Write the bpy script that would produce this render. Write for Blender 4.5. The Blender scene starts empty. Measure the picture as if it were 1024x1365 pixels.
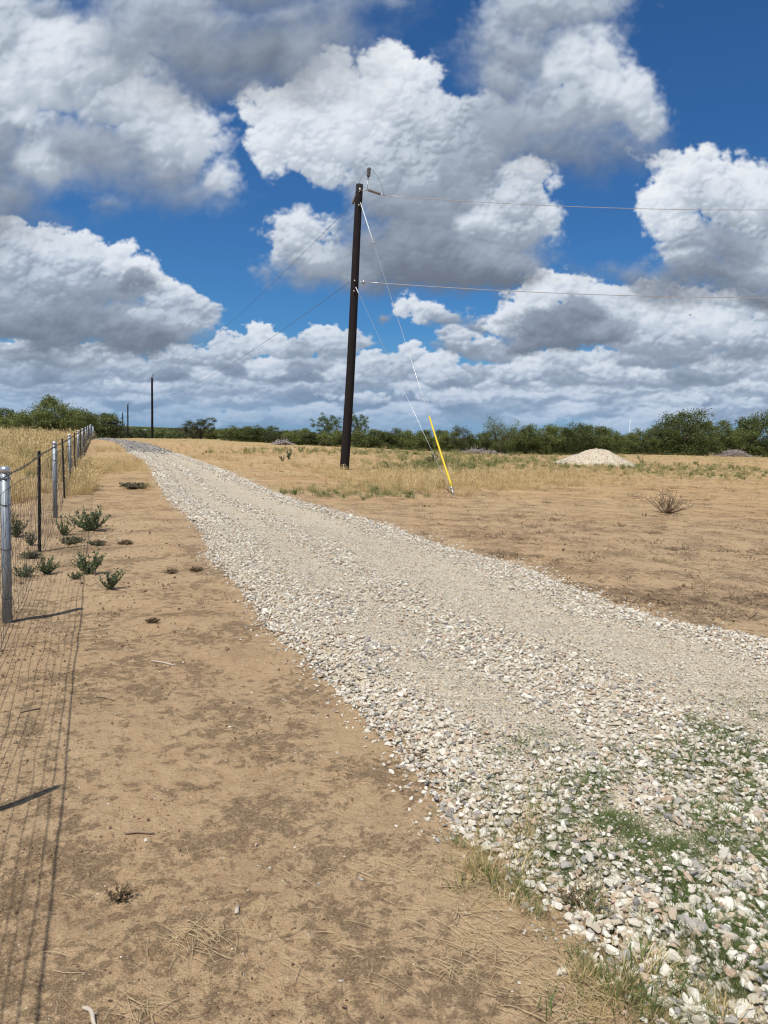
import bpy, bmesh, math, random
import numpy as np
from mathutils import Vector, Euler
R = math.radians
SC = bpy.context.scene; COL = SC.collection
# ======================================================================= camera, light, exposure
F = 960.0; PITCH = math.atan((682.5-575.0)/F); CT, ST = math.cos(PITCH), math.sin(PITCH); CAM_Z = 1.55
ROLL = R(2.2); CR, SR = math.cos(ROLL), math.sin(ROLL)      # the phone was held a touch askew
AX_R = (CR, SR*ST, SR*CT); AX_U = (-SR, CR*ST, CR*CT); AX_F = (0.0, CT, -ST)
cd = bpy.data.cameras.new('camera'); cam = bpy.data.objects.new('camera', cd); COL.objects.link(cam)
from mathutils import Matrix
cam.matrix_world = Matrix(((AX_R[0], AX_U[0], -AX_F[0], 0), (AX_R[1], AX_U[1], -AX_F[1], 0), (AX_R[2], AX_U[2], -AX_F[2], CAM_Z), (0, 0, 0, 1)))
cd.sensor_fit = 'HORIZONTAL'; cd.sensor_width = 36; cd.lens = 36*F/1024; cd.clip_start = .05; cd.clip_end = 12000
SC.camera = cam
SUN_FROM = Vector((-.336, -.50, 1.19)).normalized()
sd = bpy.data.lights.new('sun', 'SUN'); sd.energy = 4.8; sd.angle = R(.53); sd.color = (1, .95, .87)
sun = bpy.data.objects.new('sun', sd); COL.objects.link(sun); sun.location = (0, 0, 30)
sun.rotation_euler = (-SUN_FROM).to_track_quat('-Z', 'Y').to_euler()
SC.view_settings.view_transform = 'Standard'; SC.view_settings.look = 'None'; SC.view_settings.exposure = 0; SC.view_settings.gamma = 1
SC.view_settings.use_curve_mapping = False
SC.cycles.use_denoising = True; SC.cycles.max_bounces = 6; SC.cycles.transparent_max_bounces = 8; SC.cycles.diffuse_bounces = 3
SC.cycles.filter_width = 1.2
SKY_STRENGTH = .10; SKY_TINT = (.265, .585, .91)
# ---- noise helpers (all procedural, computed here)
def _hash(ix, iy, seed):
    h = (ix.astype(np.int64)*374761393 + iy.astype(np.int64)*668265263 + seed*1274126177) & 0x7fffffff
    h = (h ^ (h >> 13)) * 1274126177 & 0x7fffffff
    h = (h ^ (h >> 16)) * 668265263 & 0x7fffffff
    return ((h >> 7) & 0xffff).astype(np.float32)/65535.0
def perlin(x, y, seed):
    ix = np.floor(x).astype(np.int32); iy = np.floor(y).astype(np.int32)
    fx = (x-ix).astype(np.float32); fy = (y-iy).astype(np.float32)
    u = fx*fx*fx*(fx*(fx*6-15)+10); v = fy*fy*fy*(fy*(fy*6-15)+10)
    def g(a, b):
        t = _hash(ix+a, iy+b, seed)*6.2831853
        return np.cos(t)*(fx-a)+np.sin(t)*(fy-b)
    a = g(0,0)*(1-u)+g(1,0)*u; b = g(0,1)*(1-u)+g(1,1)*u
    return (a*(1-v)+b*v)*1.4
def fbm(x, y, seed, oct=4):
    s = 0; a = 1.0; t = 0
    for i in range(oct):
        s = s+a*perlin(x*2**i, y*2**i, seed+i*17); t += a; a *= .5
    return s/t
def bumps(x, y, seed):
    # rounded cells with creases between them: cauliflower
    ix = np.floor(x).astype(np.int32); iy = np.floor(y).astype(np.int32)
    d = np.full(x.shape, 9.0, np.float32)
    for a in (-1,0,1):
        for b in (-1,0,1):
            jx = ix+a; jy = iy+b
            px = jx+_hash(jx, jy, seed); py = jy+_hash(jx, jy, seed+5)
            d = np.minimum(d, (px-x)**2+(py-y)**2)
    return np.sqrt(np.clip(1-d, 0, 1))
def sstep(a, b, x):
    t = np.clip((x-a)/(b-a), 0, 1); return t*t*(3-2*t)
def boxblur(f, r):
    r = max(1, int(r))
    for ax in (0, 1):
        for _ in range(2):
            p = [(0,0),(0,0)]; p[ax] = (r+1, r)
            c = np.cumsum(np.pad(f, p, mode='edge'), axis=ax, dtype=np.float64)
            if ax == 0: f = (c[2*r+1:]-c[:-2*r-1])/(2*r+1)
            else: f = (c[:,2*r+1:]-c[:,:-2*r-1])/(2*r+1)
            f = f.astype(np.float32)
    return f
def cloud_layer(X, Y, step, blobs, s, seed, rough=1.0, soft=1.0, squash=1.0, relief=1.0):
    """X, Y: coordinates (Y downward). returns alpha, brightness"""
    w1 = fbm(X/(s*1.6), Y/(s*1.3)*squash, seed, 4); w2 = fbm(X/(s*1.6)+31.7, Y/(s*1.3)*squash+11.1, seed+3, 4)
    Xw = X+w1*s*.65; Yw = Y+w2*s*.5
    K = 1/(s*.085)
    num = np.zeros_like(X); den = np.full_like(X, 1e-9); lum = np.zeros_like(X)
    for (cx, cy, rx, ry, l) in blobs:
        m = min(rx, ry*1.3)
        q = np.sqrt(((Xw-cx)/rx)**2+((Yw-cy)/ry)**2)
        f = (1-q)*m
        e = np.exp(np.clip(f*K, -30, 30)); den += e
        # each puff is lighter towards its top
        lum += e*(l+.10*np.clip((cy-Yw)/ry, -1.2, 1.2))
    F = np.log(den)/K-s*.09; L = (lum/den-.5)*1.3+.47
    sx = X+w2*s*.25; sy = Y+w1*s*.25
    B = [bumps(sx/(s*q)+7*i, sy/(s*q)*squash, seed+40+i) for i, q in enumerate((.62, .30, .145, .07))]
    D = .50*(B[0]-.7)+.30*(B[1]-.7)+.17*(B[2]-.7)+.09*(B[3]-.7)
    N = fbm(X/(s*.45), Y/(s*.45)*squash, seed+70, 5)
    M = sstep(-.35, .45, fbm(X/(s*1.1)+5, Y/(s*.9), seed+90, 3))
    top = sstep(.35, .62, L)
    Fd = F+(D*.75*rough*(.45+.55*top)+N*.18*rough)*s
    Fd = Fd+s*.05*perlin(X/(s*.10), Y/(s*.09), seed+95)+s*.03*perlin(X/(s*.05), Y/(s*.05), seed+96)
    e = 1.18*soft*s*(.055+.13*(1-top)+.09*np.clip(N+.3, 0, 1))
    al = sstep(-e*.7, e, Fd)
    # relief for light
    z = np.sqrt(np.clip(Fd, 0, None)*s*1.3+1)*1.0+((.50*(B[0]-.7)+.30*(B[1]-.7))*.62+(.17*(B[2]-.7)+.06*(B[3]-.7))*(.06+.34*M)+N*.10)*s*relief*(.35+.65*top)
    zb = boxblur(z, max(1, s*.022/step))
    gy, gx = np.gradient(zb, step)
    n = np.sqrt(1+gx**2+gy**2)
    lit = (.62*gx*.55+.80*gy+.42)/n      # light from above, a little left, behind the viewer
    lit = np.clip(lit, -.3, 1)
    ao = zb-boxblur(zb, s*.16/step)
    br = L+.17*(lit-.42)*relief*(.40+.75*top)+.011*np.clip(ao, -9, 9)*50/s*(.3+.6*top)+.13*N+.05
    # thin rims let light through
    br = br+.10*(1-sstep(0, s*.25, Fd))*(.35+.65*top)
    return al.astype(np.float32), br.astype(np.float32)
def ramp(br):
    k = np.array([-.2, .15, .35, .55, .75, 1.0, 1.3])
    r = np.array([100, 116, 138, 164, 194, 220, 238]); g = np.array([109, 126, 149, 175, 204, 227, 242]); b = np.array([124, 141, 165, 190, 217, 236, 247])
    return np.stack([np.interp(br, k, c) for c in (r, g, b)], -1).astype(np.float32)/255
def lin(c):
    return np.where(c <= .04045, c/12.92, ((c+.055)/1.055)**2.4).astype(np.float32)
LAYERS = [
 # (scale, seed, rough, soft, squash, relief, haze, blobs)
 (30, 11, 1.0, 1.3, 2.0, .9, .22, 'horizon'),
 (26, 23, 1.0, 1.0, 1.5, 1.0, .16, [
   (20,500,60,16,.5),(100,500,50,16,.5),(180,495,40,18,.55),(245,480,50,20,.6),(225,500,60,10,.3),(310,468,36,24,.66),(310,490,50,10,.35),(350,448,20,20,.9),(368,462,22,20,.75),(395,466,26,16,.5),(430,450,26,18,.8),(445,468,30,16,.55),(475,452,20,12,.62),(495,486,24,18,.7),(420,486,50,12,.5),(380,500,60,10,.35),
   (300,520,60,8,.5),(400,518,60,8,.55),(535,488,26,22,.62),(585,490,30,24,.78),(600,508,50,12,.4),(552,470,20,14,.8),(480,512,50,8,.5),(640,498,18,12,.5),
   (700,488,38,20,.8),(660,470,40,14,.5),(760,480,60,16,.7),(880,478,80,16,.5),(1000,490,60,20,.7),(930,500,60,14,.4),(130,470,70,16,.5),(60,500,80,14,.3),(20,480,60,16,.7),(690,508,50,9,.45),(745,500,40,16,.5),(800,505,40,10,.5),(820,500,30,12,.6),(870,510,50,10,.5),(850,522,60,7,.6),(960,500,60,14,.5),(1000,520,50,10,.62),(1100,490,90,20,.5),(-80,495,100,20,.5),(60,520,70,8,.5),(150,522,60,8,.5),(20,470,40,16,.85),(140,478,34,14,.85),(90,508,40,10,.8),(200,512,36,10,.85),(270,500,36,12,.8),(350,492,40,14,.8),(450,495,30,14,.8),(560,515,30,10,.8),(650,512,30,10,.75),(790,488,34,14,.85),(860,498,30,12,.8),(940,485,40,16,.85),(1000,512,30,10,.8),(720,512,26,8,.8),(850,470,40,16,.7),(300,528,36,7,.75),(480,530,40,7,.7),(900,532,40,7,.75),(600,532,40,7,.7)]),
 (34, 29, 1.0, 1.0, 1.3, 1.0, .08, [
   (620,452,34,16,.7),(615,466,40,9,.4),(605,440,16,10,.6),(640,432,14,12,.4),(560,412,26,14,.8),(590,420,30,10,.5),(540,406,14,14,.8),(600,428,26,5,.3),
   (60,478,70,12,.38),(20,465,50,12,.5),(120,478,50,12,.55),(505,423,9,7,.35),(592,447,7,6,.4),(30,440,60,14,.4)]),
 (62, 37, 1.0, .9, 1.25, 1.0, .10, [
   (20,345,75,45,.62),(80,370,75,50,.6),(150,345,30,26,.9),(185,362,36,30,.92),(215,378,26,24,.9),(120,385,80,36,.45),(20,400,60,45,.5),(60,430,90,30,.3),(-60,380,90,70,.5),
   (240,400,24,18,.7),(195,435,70,34,.40),(60,330,60,30,.85),(10,320,50,26,.75),(100,350,50,30,.8),(110,430,60,24,.35),(20,440,70,20,.25),(255,420,26,20,.55),(250,430,26,26,.6),(190,455,70,16,.2),(30,410,36,18,.8),
   (735,372,24,22,.95),(715,395,34,26,.92),(690,425,34,30,.85),(765,385,26,22,.85),(800,402,44,24,.75),(830,425,60,40,.72),(890,415,70,32,.85),(940,430,60,40,.85),(990,450,60,30,.7),(905,455,60,26,.55),(1060,440,70,50,.65),(840,455,60,22,.5),
   (1000,470,70,16,.35),(900,478,60,12,.4),(960,400,50,18,.7)]),
 (50, 41, .9, .9, 1.3, 1.0, .06, [
   (770,415,40,24,.35),(745,440,70,26,.30),(800,440,50,24,.40),(715,450,50,18,.30),(790,455,60,12,.2),(190,372,34,14,.35),(165,378,22,12,.3),
   (195,452,62,16,.25),(160,440,34,16,.3),(215,435,50,22,.5)]),
 (84, 53, 1.05, 1.2, 1.1, .95, 0.0, [
   # tall cloud on the right
   (922,208,34,10,.85),(925,240,36,26,.88),(890,268,42,28,.90),(955,272,50,34,.70),(905,295,44,26,.8),(1010,260,60,40,.8),(915,320,36,26,.5),(970,335,60,34,.38),(1010,345,60,40,.55),(950,370,90,30,.34),(870,375,55,16,.3),(1010,390,70,26,.28),(1080,300,80,90,.5),(1130,380,70,40,.3),(905,345,24,20,.65),
   # centre cloud
   (445,112,50,50,.88),(520,105,56,44,.92),(400,160,60,50,.90),(360,185,34,36,.85),(470,165,80,60,.86),(565,160,56,66,.66),(520,130,50,50,.86),(410,225,30,26,.72),(530,225,84,64,.56),(610,225,76,60,.48),(655,180,52,44,.48),(545,280,80,46,.42),(645,285,60,40,.72),(700,275,46,36,.66),(715,238,26,18,.75),
   (650,325,76,40,.45),(560,330,90,42,.34),(600,360,120,32,.18),(680,360,50,24,.16),(400,320,36,24,.66),(440,340,60,34,.58),(420,365,44,16,.40),(480,350,60,30,.45),(385,300,20,12,.7),(735,290,22,16,.7),(700,330,30,20,.4)]),
 (110, 67, 1.0, 1.9, 1.0, .8, 0.0, [
   # upper right cloud
   (740,10,90,40,.55),(700,60,80,40,.48),(675,95,46,36,.50),(780,90,56,44,.72),(820,130,50,44,.75),(760,150,90,46,.52),(840,160,34,34,.62),(760,195,90,26,.34),(690,150,56,40,.45),(790,10,44,34,.55),(740,-60,120,60,.5),
   # upper left cloud
   (95,60,60,40,.80),(145,110,50,36,.80),(10,150,60,30,.80),   (45,90,90,60,.78),(-20,60,60,70,.62),(60,20,50,24,.45),(130,120,80,50,.66),(190,150,56,40,.74),(238,195,38,38,.76),(286,234,28,34,.72),(215,185,46,44,.70),(200,225,80,36,.42),(110,190,110,44,.46),(258,258,36,18,.40),(40,215,60,40,.62),(10,262,54,34,.38),(-60,200,90,120,.4),(10,285,60,22,.28),(150,80,60,40,.6),(20,120,50,30,.72),(70,130,60,30,.7)]),
 (120, 79, .9, 2.2, 1.0, .7, 0.0, [
   # grey cloud at the top
   (190,50,80,50,.46),(270,62,100,58,.36),(350,64,90,62,.30),(300,105,90,32,.30),(400,92,70,46,.34),(420,60,80,60,.40),(462,30,50,50,.42),(340,118,90,26,.34),(240,20,110,50,.5),(300,-60,220,60,.4),(395,10,90,30,.45)]),
 (26, 83, 1.0, 3.0, 1.3, .5, .25, [(150,270,18,8,.35),(522,2,20,8,.4)]),
]
def horizon_blobs():
    rs = np.random.RandomState(5); out = []
    for i in range(150):
        y = 497+66*rs.rand()**.9; w = 60-(y-505)*.45+26*rs.rand()
        out.append((rs.uniform(-200,1220), y, w, w*.17+3, rs.choice([.3,.5,.7,.95,1.0])))
    return out
def compose(X, Y, step, layers, hazec=(134,166,204), tilt=0.0):
    """premultiplied colour + cover, everything in linear light"""
    col = np.zeros(X.shape+(3,), np.float32); cov = np.zeros(X.shape, np.float32)
    hz = lin(np.array(hazec, np.float32)/255); YT = Y-(X-512)*tilt
    cov += .78*sstep(430, 585, YT)**1.25; col += hz*cov[..., None]      # the air itself, thick towards the horizon
    for s, seed, rough, soft, squash, relief, haze, blobs in layers:
        if blobs == 'horizon': blobs = horizon_blobs()
        m = s*.9; xa = X[0, 0]; ya = Y[0, 0]
        i0 = max(0, int((min(b[0]-b[2] for b in blobs)-m-xa)/step)); i1 = int((max(b[0]+b[2] for b in blobs)+m-xa)/step)
        j0 = max(0, int((min(b[1]-b[3] for b in blobs)-m-ya)/step)); j1 = int((max(b[1]+b[3] for b in blobs)+m-ya)/step)
        sl = (slice(j0, j1), slice(i0, i1)); Y_ = YT[sl]
        al, br = cloud_layer(X[sl], Y[sl], step, blobs, s, seed, rough, soft, squash, relief)
        hzf = np.clip(haze+.40*sstep(475, 580, Y_), 0, .72)[..., None]
        c = lin(ramp(br))*(1-hzf)+hz*hzf
        al = al*(1-.5*sstep(530, 580, Y_))
        col[sl] = col[sl]*(1-al[..., None])+c*al[..., None]; cov[sl] = cov[sl]*(1-al)+al
    return col, cov
def window():
    step = 1.0
    xs = np.arange(-200, 1224, step, dtype=np.float32); ys = np.arange(-180, 620, step, dtype=np.float32)
    X, Y = np.meshgrid(xs, ys)
    return compose(X, Y, step, LAYERS, tilt=.0384)
# ======================================================================= the sky: Sky Texture behind computed cumulus
def surround():
    """cumulus all round, out to the back and up to the zenith, in azimuth and elevation"""
    k = 2; xs = np.arange(0, 1024, 1, dtype=np.float32)*k; ys = np.arange(0, 262, 1, dtype=np.float32)*k   # 2048 units = 360 deg, 512 = 90 deg
    X, Y = np.meshgrid(xs, ys); rs = np.random.RandomState(3); lay = []
    for s, seed, n, ya, yb, hz in ((14, 211, 90, 455, 500, .35), (26, 223, 46, 400, 465, .12), (46, 237, 26, 250, 400, 0.0), (60, 251, 9, 60, 240, 0.0)):
        bl = []
        for i in range(n):
            cx = rs.uniform(60, 1990); cy = rs.uniform(ya, yb); w = s*rs.uniform(.9, 1.9)
            for j in range(6):
                bl.append((cx+rs.uniform(-1, 1)*w, cy-abs(rs.normal())*s*.35+s*.1, w*rs.uniform(.35, .6), s*rs.uniform(.3, .55), rs.uniform(.6, .9)))
            bl.append((cx, cy+s*.3, w, s*.3, .25))
        lay.append((s, seed, 1.0, 1.2, 1.2, .9, hz, bl))
    Yh = Y*.0+Y                       # the haze ramp of compose() starts at 470
    c, v = compose(X, Yh, k, lay); return c, v
def to_image(name, col, cov):
    h, w = cov.shape; a = np.dstack([col, cov]).astype(np.float32)[::-1]
    im = bpy.data.images.new(name, w, h, alpha=True, float_buffer=True); im.alpha_mode = 'CHANNEL_PACKED'
    im.pixels.foreach_set(np.ascontiguousarray(a).ravel()); im.update(); im.pack(); return im
wc, wa = window(); near_im = to_image('cloud_field', wc, wa); sc_, sa_ = surround(); far_im = to_image('cloud_surround', sc_, sa_)
world = bpy.data.worlds.new('World'); SC.world = world; world.use_nodes = True; T = world.node_tree; T.nodes.clear()
def wn(kind, **kw):
    n = T.nodes.new(kind)
    for k, v in kw.items(): setattr(n, k, v)
    return n
def wm(op, a, b=0.0):
    n = wn('ShaderNodeMath', operation=op)
    for i, v in ((0, a), (1, b)):
        if isinstance(v, (int, float)): n.inputs[i].default_value = v
        else: T.links.new(v, n.inputs[i])
    return n.outputs[0]
def wdot(v, d):
    n = wn('ShaderNodeVectorMath', operation='DOT_PRODUCT'); T.links.new(v, n.inputs[0]); n.inputs[1].default_value = d; return n.outputs['Value']
def wmix(f, a, b):
    n = wn('ShaderNodeMix', data_type='RGBA')
    for i, v in ((0, f), (6, a), (7, b)):
        if isinstance(v, tuple): n.inputs[i].default_value = (*v, 1)
        elif isinstance(v, (int, float)): n.inputs[i].default_value = v
        else: T.links.new(v, n.inputs[i])
    return n.outputs[2]
def wmr(v, a, b):
    n = wn('ShaderNodeMapRange', interpolation_type='SMOOTHSTEP'); T.links.new(v, n.inputs[0]); n.inputs[1].default_value = a; n.inputs[2].default_value = b; return n.outputs[0]
D = wn('ShaderNodeTexCoord').outputs['Generated']
df = wdot(D, AX_F); du = wdot(D, AX_U); dr = wdot(D, AX_R); dz = wdot(D, (0, 0, 1)); dy = wdot(D, (0, 1, 0))
dfs = wm('MAXIMUM', df, .05); U = wm('DIVIDE', wm('ADD', wm('MULTIPLY', wm('DIVIDE', dr, dfs), F), 512+200), 1424.0)
V = wm('SUBTRACT', 1.0, wm('DIVIDE', wm('SUBTRACT', 682.5+180, wm('MULTIPLY', wm('DIVIDE', du, dfs), F)), 800.0))
def tex(im, u, v, ext):
    c = wn('ShaderNodeCombineXYZ'); T.links.new(u, c.inputs[0]); T.links.new(v, c.inputs[1])
    i = wn('ShaderNodeTexImage', image=im, extension=ext, interpolation='Cubic'); T.links.new(c.outputs[0], i.inputs[0]); return i
near = tex(near_im, U, V, 'EXTEND')
az = wm('ARCTAN2', dr, dy); el = wm('ARCSINE', dz)
far = tex(far_im, wm('ADD', wm('DIVIDE', az, 2*math.pi), .5), wm('DIVIDE', wm('ADD', wm('DIVIDE', el, math.pi/2), 12/512), 524/512), 'EXTEND')
pres = wm('MULTIPLY', wm('MULTIPLY', wmr(U, 0, .10), wmr(U, 1, .90)), wm('MULTIPLY', wmr(V, 1, .88), wmr(df, .15, .3)))
sky = wn('ShaderNodeTexSky', sky_type='NISHITA', sun_disc=False, sun_elevation=math.asin(SUN_FROM.z), sun_rotation=math.atan2(SUN_FROM.x, SUN_FROM.y) % (2*math.pi),
         air_density=1.0, dust_density=.35, ozone_density=2.2, altitude=100)
hs = wn('ShaderNodeMix', data_type='RGBA', blend_type='MULTIPLY'); hs.inputs[0].default_value = 1.0; T.links.new(sky.outputs[0], hs.inputs[6])
hs.inputs[7].default_value = (*SKY_TINT, 1)
ccol = wmix(pres, far.outputs['Color'], near.outputs['Color']); ccov = wn('ShaderNodeMix', data_type='FLOAT')
T.links.new(pres, ccov.inputs[0]); T.links.new(far.outputs['Alpha'], ccov.inputs[2]); T.links.new(near.outputs['Alpha'], ccov.inputs[3])
cover = ccov.outputs[0]
bsky = wn('ShaderNodeBackground'); T.links.new(hs.outputs[2], bsky.inputs[0]); T.links.new(wm('MULTIPLY', wm('SUBTRACT', 1.0, cover), SKY_STRENGTH), bsky.inputs[1])
bcl = wn('ShaderNodeBackground'); T.links.new(ccol, bcl.inputs[0]); bcl.inputs[1].default_value = 1.0
add = wn('ShaderNodeAddShader'); T.links.new(bsky.outputs[0], add.inputs[0]); T.links.new(bcl.outputs[0], add.inputs[1])
T.links.new(add.outputs[0], wn('ShaderNodeOutputWorld').inputs[0])
world.cycles.sampling_method = 'MANUAL'; world.cycles.sample_map_resolution = 512
# ======================================================================= helpers
def sock(n, k, v): n.inputs[k].default_value = v
class MB:
    """collects arrays of vertices and faces and links them as ONE mesh object"""
    def __init__(s): s.v = []; s.f3 = []; s.f4 = []; s.n = 0
    def add(s, v, f3=None, f4=None):
        v = np.asarray(v, np.float32).reshape(-1, 3)
        if f3 is not None and len(f3): s.f3.append(np.asarray(f3, np.int64).reshape(-1, 3)+s.n)
        if f4 is not None and len(f4): s.f4.append(np.asarray(f4, np.int64).reshape(-1, 4)+s.n)
        s.v.append(v); s.n += len(v)
    def tube(s, pts, rad, sides=6, cap=True):
        pts = np.asarray(pts, float); n = len(pts); rad = np.broadcast_to(np.asarray(rad, float), (n,))
        t = np.gradient(pts, axis=0); t /= np.linalg.norm(t, axis=1)[:, None]+1e-9
        ref = np.array([0, 0, 1.0]) if abs(t[:, 2]).mean() < .8 else np.array([1.0, 0, 0])
        a = np.cross(t, ref); a /= np.linalg.norm(a, axis=1)[:, None]+1e-9; b = np.cross(t, a)
        ang = np.arange(sides)*2*math.pi/sides
        v = pts[:, None, :]+rad[:, None, None]*(np.cos(ang)[None, :, None]*a[:, None, :]+np.sin(ang)[None, :, None]*b[:, None, :])
        i = np.arange(n-1)[:, None]*sides; j = np.arange(sides)[None, :]; k = (j+1) % sides
        q = np.stack([i+j, i+k, i+sides+k, i+sides+j], -1).reshape(-1, 4)
        vv = v.reshape(-1, 3); f3 = []
        if cap:
            vv = np.vstack([vv, pts[0], pts[-1]]); c0 = n*sides; c1 = c0+1; o = (n-1)*sides
            for m in range(sides): f3 += [(c0, (m+1) % sides, m), (c1, o+m, o+(m+1) % sides)]
        s.add(vv, f3, q)
    def box(s, c, d, rz=0, tilt=None):
        x, y, z = [q/2 for q in d]
        v = np.array([(a*x, b*y, e*z) for e in (-1, 1) for a, b in ((-1,-1),(1,-1),(1,1),(-1,1))], float)
        if tilt is not None: v = v @ np.array(tilt).T
        cs, sn = math.cos(rz), math.sin(rz); v = np.stack([v[:,0]*cs-v[:,1]*sn, v[:,0]*sn+v[:,1]*cs, v[:,2]], -1)+np.array(c)
        s.add(v, None, [(3,2,1,0),(4,5,6,7),(0,1,5,4),(1,2,6,5),(2,3,7,6),(3,0,4,7)])
    def mesh(s, name, mat=None, smooth=False):
        me = bpy.data.meshes.new(name); v = np.concatenate(s.v) if s.v else np.zeros((0, 3), np.float32)
        f3 = np.concatenate(s.f3) if s.f3 else np.zeros((0, 3), np.int64); f4 = np.concatenate(s.f4) if s.f4 else np.zeros((0, 4), np.int64)
        me.vertices.add(len(v)); me.vertices.foreach_set('co', v.ravel())
        nl = f3.size+f4.size; me.loops.add(nl); me.loops.foreach_set('vertex_index', np.concatenate([f3.ravel(), f4.ravel()]).astype(np.int32))
        tot = np.concatenate([np.full(len(f3), 3), np.full(len(f4), 4)]).astype(np.int32)
        me.polygons.add(len(tot)); me.polygons.foreach_set('loop_start', np.concatenate([[0], np.cumsum(tot)[:-1]]).astype(np.int32))
        me.polygons.foreach_set('loop_total', tot)
        if smooth: me.polygons.foreach_set('use_smooth', np.ones(len(tot), bool))
        me.update(calc_edges=True)
        if mat: me.materials.append(mat)
        return me
    def build(s, name, mat=None, parent=None, loc=None, smooth=False):
        return link(name, s.mesh(name, mat, smooth), parent, loc)
def link(name, data, parent=None, loc=None):
    o = bpy.data.objects.new(name, data); COL.objects.link(o)
    if parent: o.parent = parent
    if loc is not None: o.location = loc
    return o
def empty(name, loc, rz=0):
    o = link(name, None, None, loc); o.rotation_euler.z = rz; o.empty_display_size = .2; return o
def tag(o, label=None, cat=None, group=None, kind=None):
    for k, v in (('label', label), ('category', cat), ('group', group), ('kind', kind)):
        if v: o[k] = v
    return o
def H0(x, y): return ground_h(np.atleast_1d(np.float64(x)), np.atleast_1d(np.float64(y)))
def Z(x, y): return float(H0(x, y)[0])
def ray(px, py):
    u = (np.asarray(px, float)-512)/F; v = (682.5-np.asarray(py, float))/F
    return tuple(AX_F[i]+u*AX_R[i]+v*AX_U[i] for i in range(3))
def proj(x, y, z):
    zz = z-CAM_Z; d = y*AX_F[1]+zz*AX_F[2]; d = np.where(d > .05, d, .05)
    return 512+F*(x*AX_R[0]+y*AX_R[1]+zz*AX_R[2])/d, 682.5-F*(x*AX_U[0]+y*AX_U[1]+zz*AX_U[2])/d, d
def at(px, py, Y):                  # the point seen at a pixel of the photograph at forward distance Y
    u, f, w = ray(px, py); return np.array([float(u/f*Y), float(Y), float(CAM_Z+w/f*Y)])
def hit(px, py):                    # where the sight line meets the ground
    u, f, w = ray(px, py); Y = np.exp(np.linspace(math.log(.8), math.log(400), 1500))
    z = CAM_Z+w/f*Y; h = base_h(u/f*Y, Y); k = np.argmax(z < h)
    if z[k] >= h[k]: k = len(Y)-1
    a = max(k-1, 0); da = z[a]-h[a]; db = z[k]-h[k]; t = min(1.0, max(0.0, da/(da-db))) if da != db else 0
    y = Y[a]+(Y[k]-Y[a])*t; return float(u/f*y), float(y)

# ======================================================================= materials
def nt(name):
    m = bpy.data.materials.new(name); m.use_nodes = True; t = m.node_tree; b = t.nodes['Principled BSDF']
    return m, t, b
def N(t, kind, **kw):
    n = t.nodes.new(kind)
    for k, v in kw.items():
        if k.startswith('_'): setattr(n, k[1:], v)
        else: n.inputs[k.replace('__', ' ')].default_value = v
    return n
def noise(t, vec, scale, detail=5, rough=.55, dist=0):
    n = N(t, 'ShaderNodeTexNoise', Scale=scale, Detail=detail, Roughness=rough, Distortion=dist)
    if vec is not None: t.links.new(vec, n.inputs['Vector'])
    return n.outputs['Fac']
def ramp_n(t, fac, stops, interp='LINEAR'):
    n = t.nodes.new('ShaderNodeValToRGB'); e = n.color_ramp.elements; n.color_ramp.interpolation = interp
    while len(e) < len(stops): e.new(.5)
    for i, (p, c) in enumerate(stops):
        e[i].position = p; e[i].color = (*c, 1) if len(c) == 3 else c
    t.links.new(fac, n.inputs['Fac']); return n.outputs['Color']
def mix(t, fac, a, b, mode='MIX'):
    n = t.nodes.new('ShaderNodeMix'); n.data_type = 'RGBA'; n.blend_type = mode
    for k, v in ((0, fac), (6, a), (7, b)):
        if isinstance(v, (float, int)): n.inputs[k].default_value = v
        elif isinstance(v, tuple): n.inputs[k].default_value = (*v, 1)
        else: t.links.new(v, n.inputs[k])
    return n.outputs[2]
def mth(t, op, a, b=0.0, c=None):
    n = t.nodes.new('ShaderNodeMath'); n.operation = op
    for k, v in ((0, a), (1, b), (2, c)):
        if v is None: continue
        if isinstance(v, (float, int)): n.inputs[k].default_value = v
        else: t.links.new(v, n.inputs[k])
    return n.outputs[0]
def mrange(t, v, a, b, c=0.0, d=1.0):
    n = t.nodes.new('ShaderNodeMapRange'); n.interpolation_type = 'SMOOTHSTEP'
    t.links.new(v, n.inputs[0]); n.inputs[1].default_value = a; n.inputs[2].default_value = b; n.inputs[3].default_value = c; n.inputs[4].default_value = d
    return n.outputs[0]
def bump(t, b, h, dist, strength=1.0, prev=None):
    n = t.nodes.new('ShaderNodeBump'); n.inputs['Strength'].default_value = strength; n.inputs['Distance'].default_value = dist
    t.links.new(h, n.inputs['Height'])
    if prev is not None: t.links.new(prev, n.inputs['Normal'])
    if b is not None: t.links.new(n.outputs[0], b.inputs['Normal'])
    return n.outputs[0]
def coords(t, kind='Object', scale=None):
    c = t.nodes.new('ShaderNodeTexCoord').outputs[kind]
    if scale:
        m = t.nodes.new('ShaderNodeMapping'); m.inputs['Scale'].default_value = scale; t.links.new(c, m.inputs['Vector']); c = m.outputs[0]
    return c
def plain(name, col, rough=.7, metal=0.0, var=.15, vscale=6.0, spec=.3):
    m, t, b = nt(name); c = coords(t)
    f = noise(t, c, vscale, 6)
    t.links.new(mix(t, f, tuple(x*(1-var) for x in col), tuple(min(1, x*(1+var)) for x in col)), b.inputs['Base Color'])
    sock(b, 'Roughness', rough); sock(b, 'Metallic', metal); sock(b, 'Specular IOR Level', spec); return m
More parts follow.
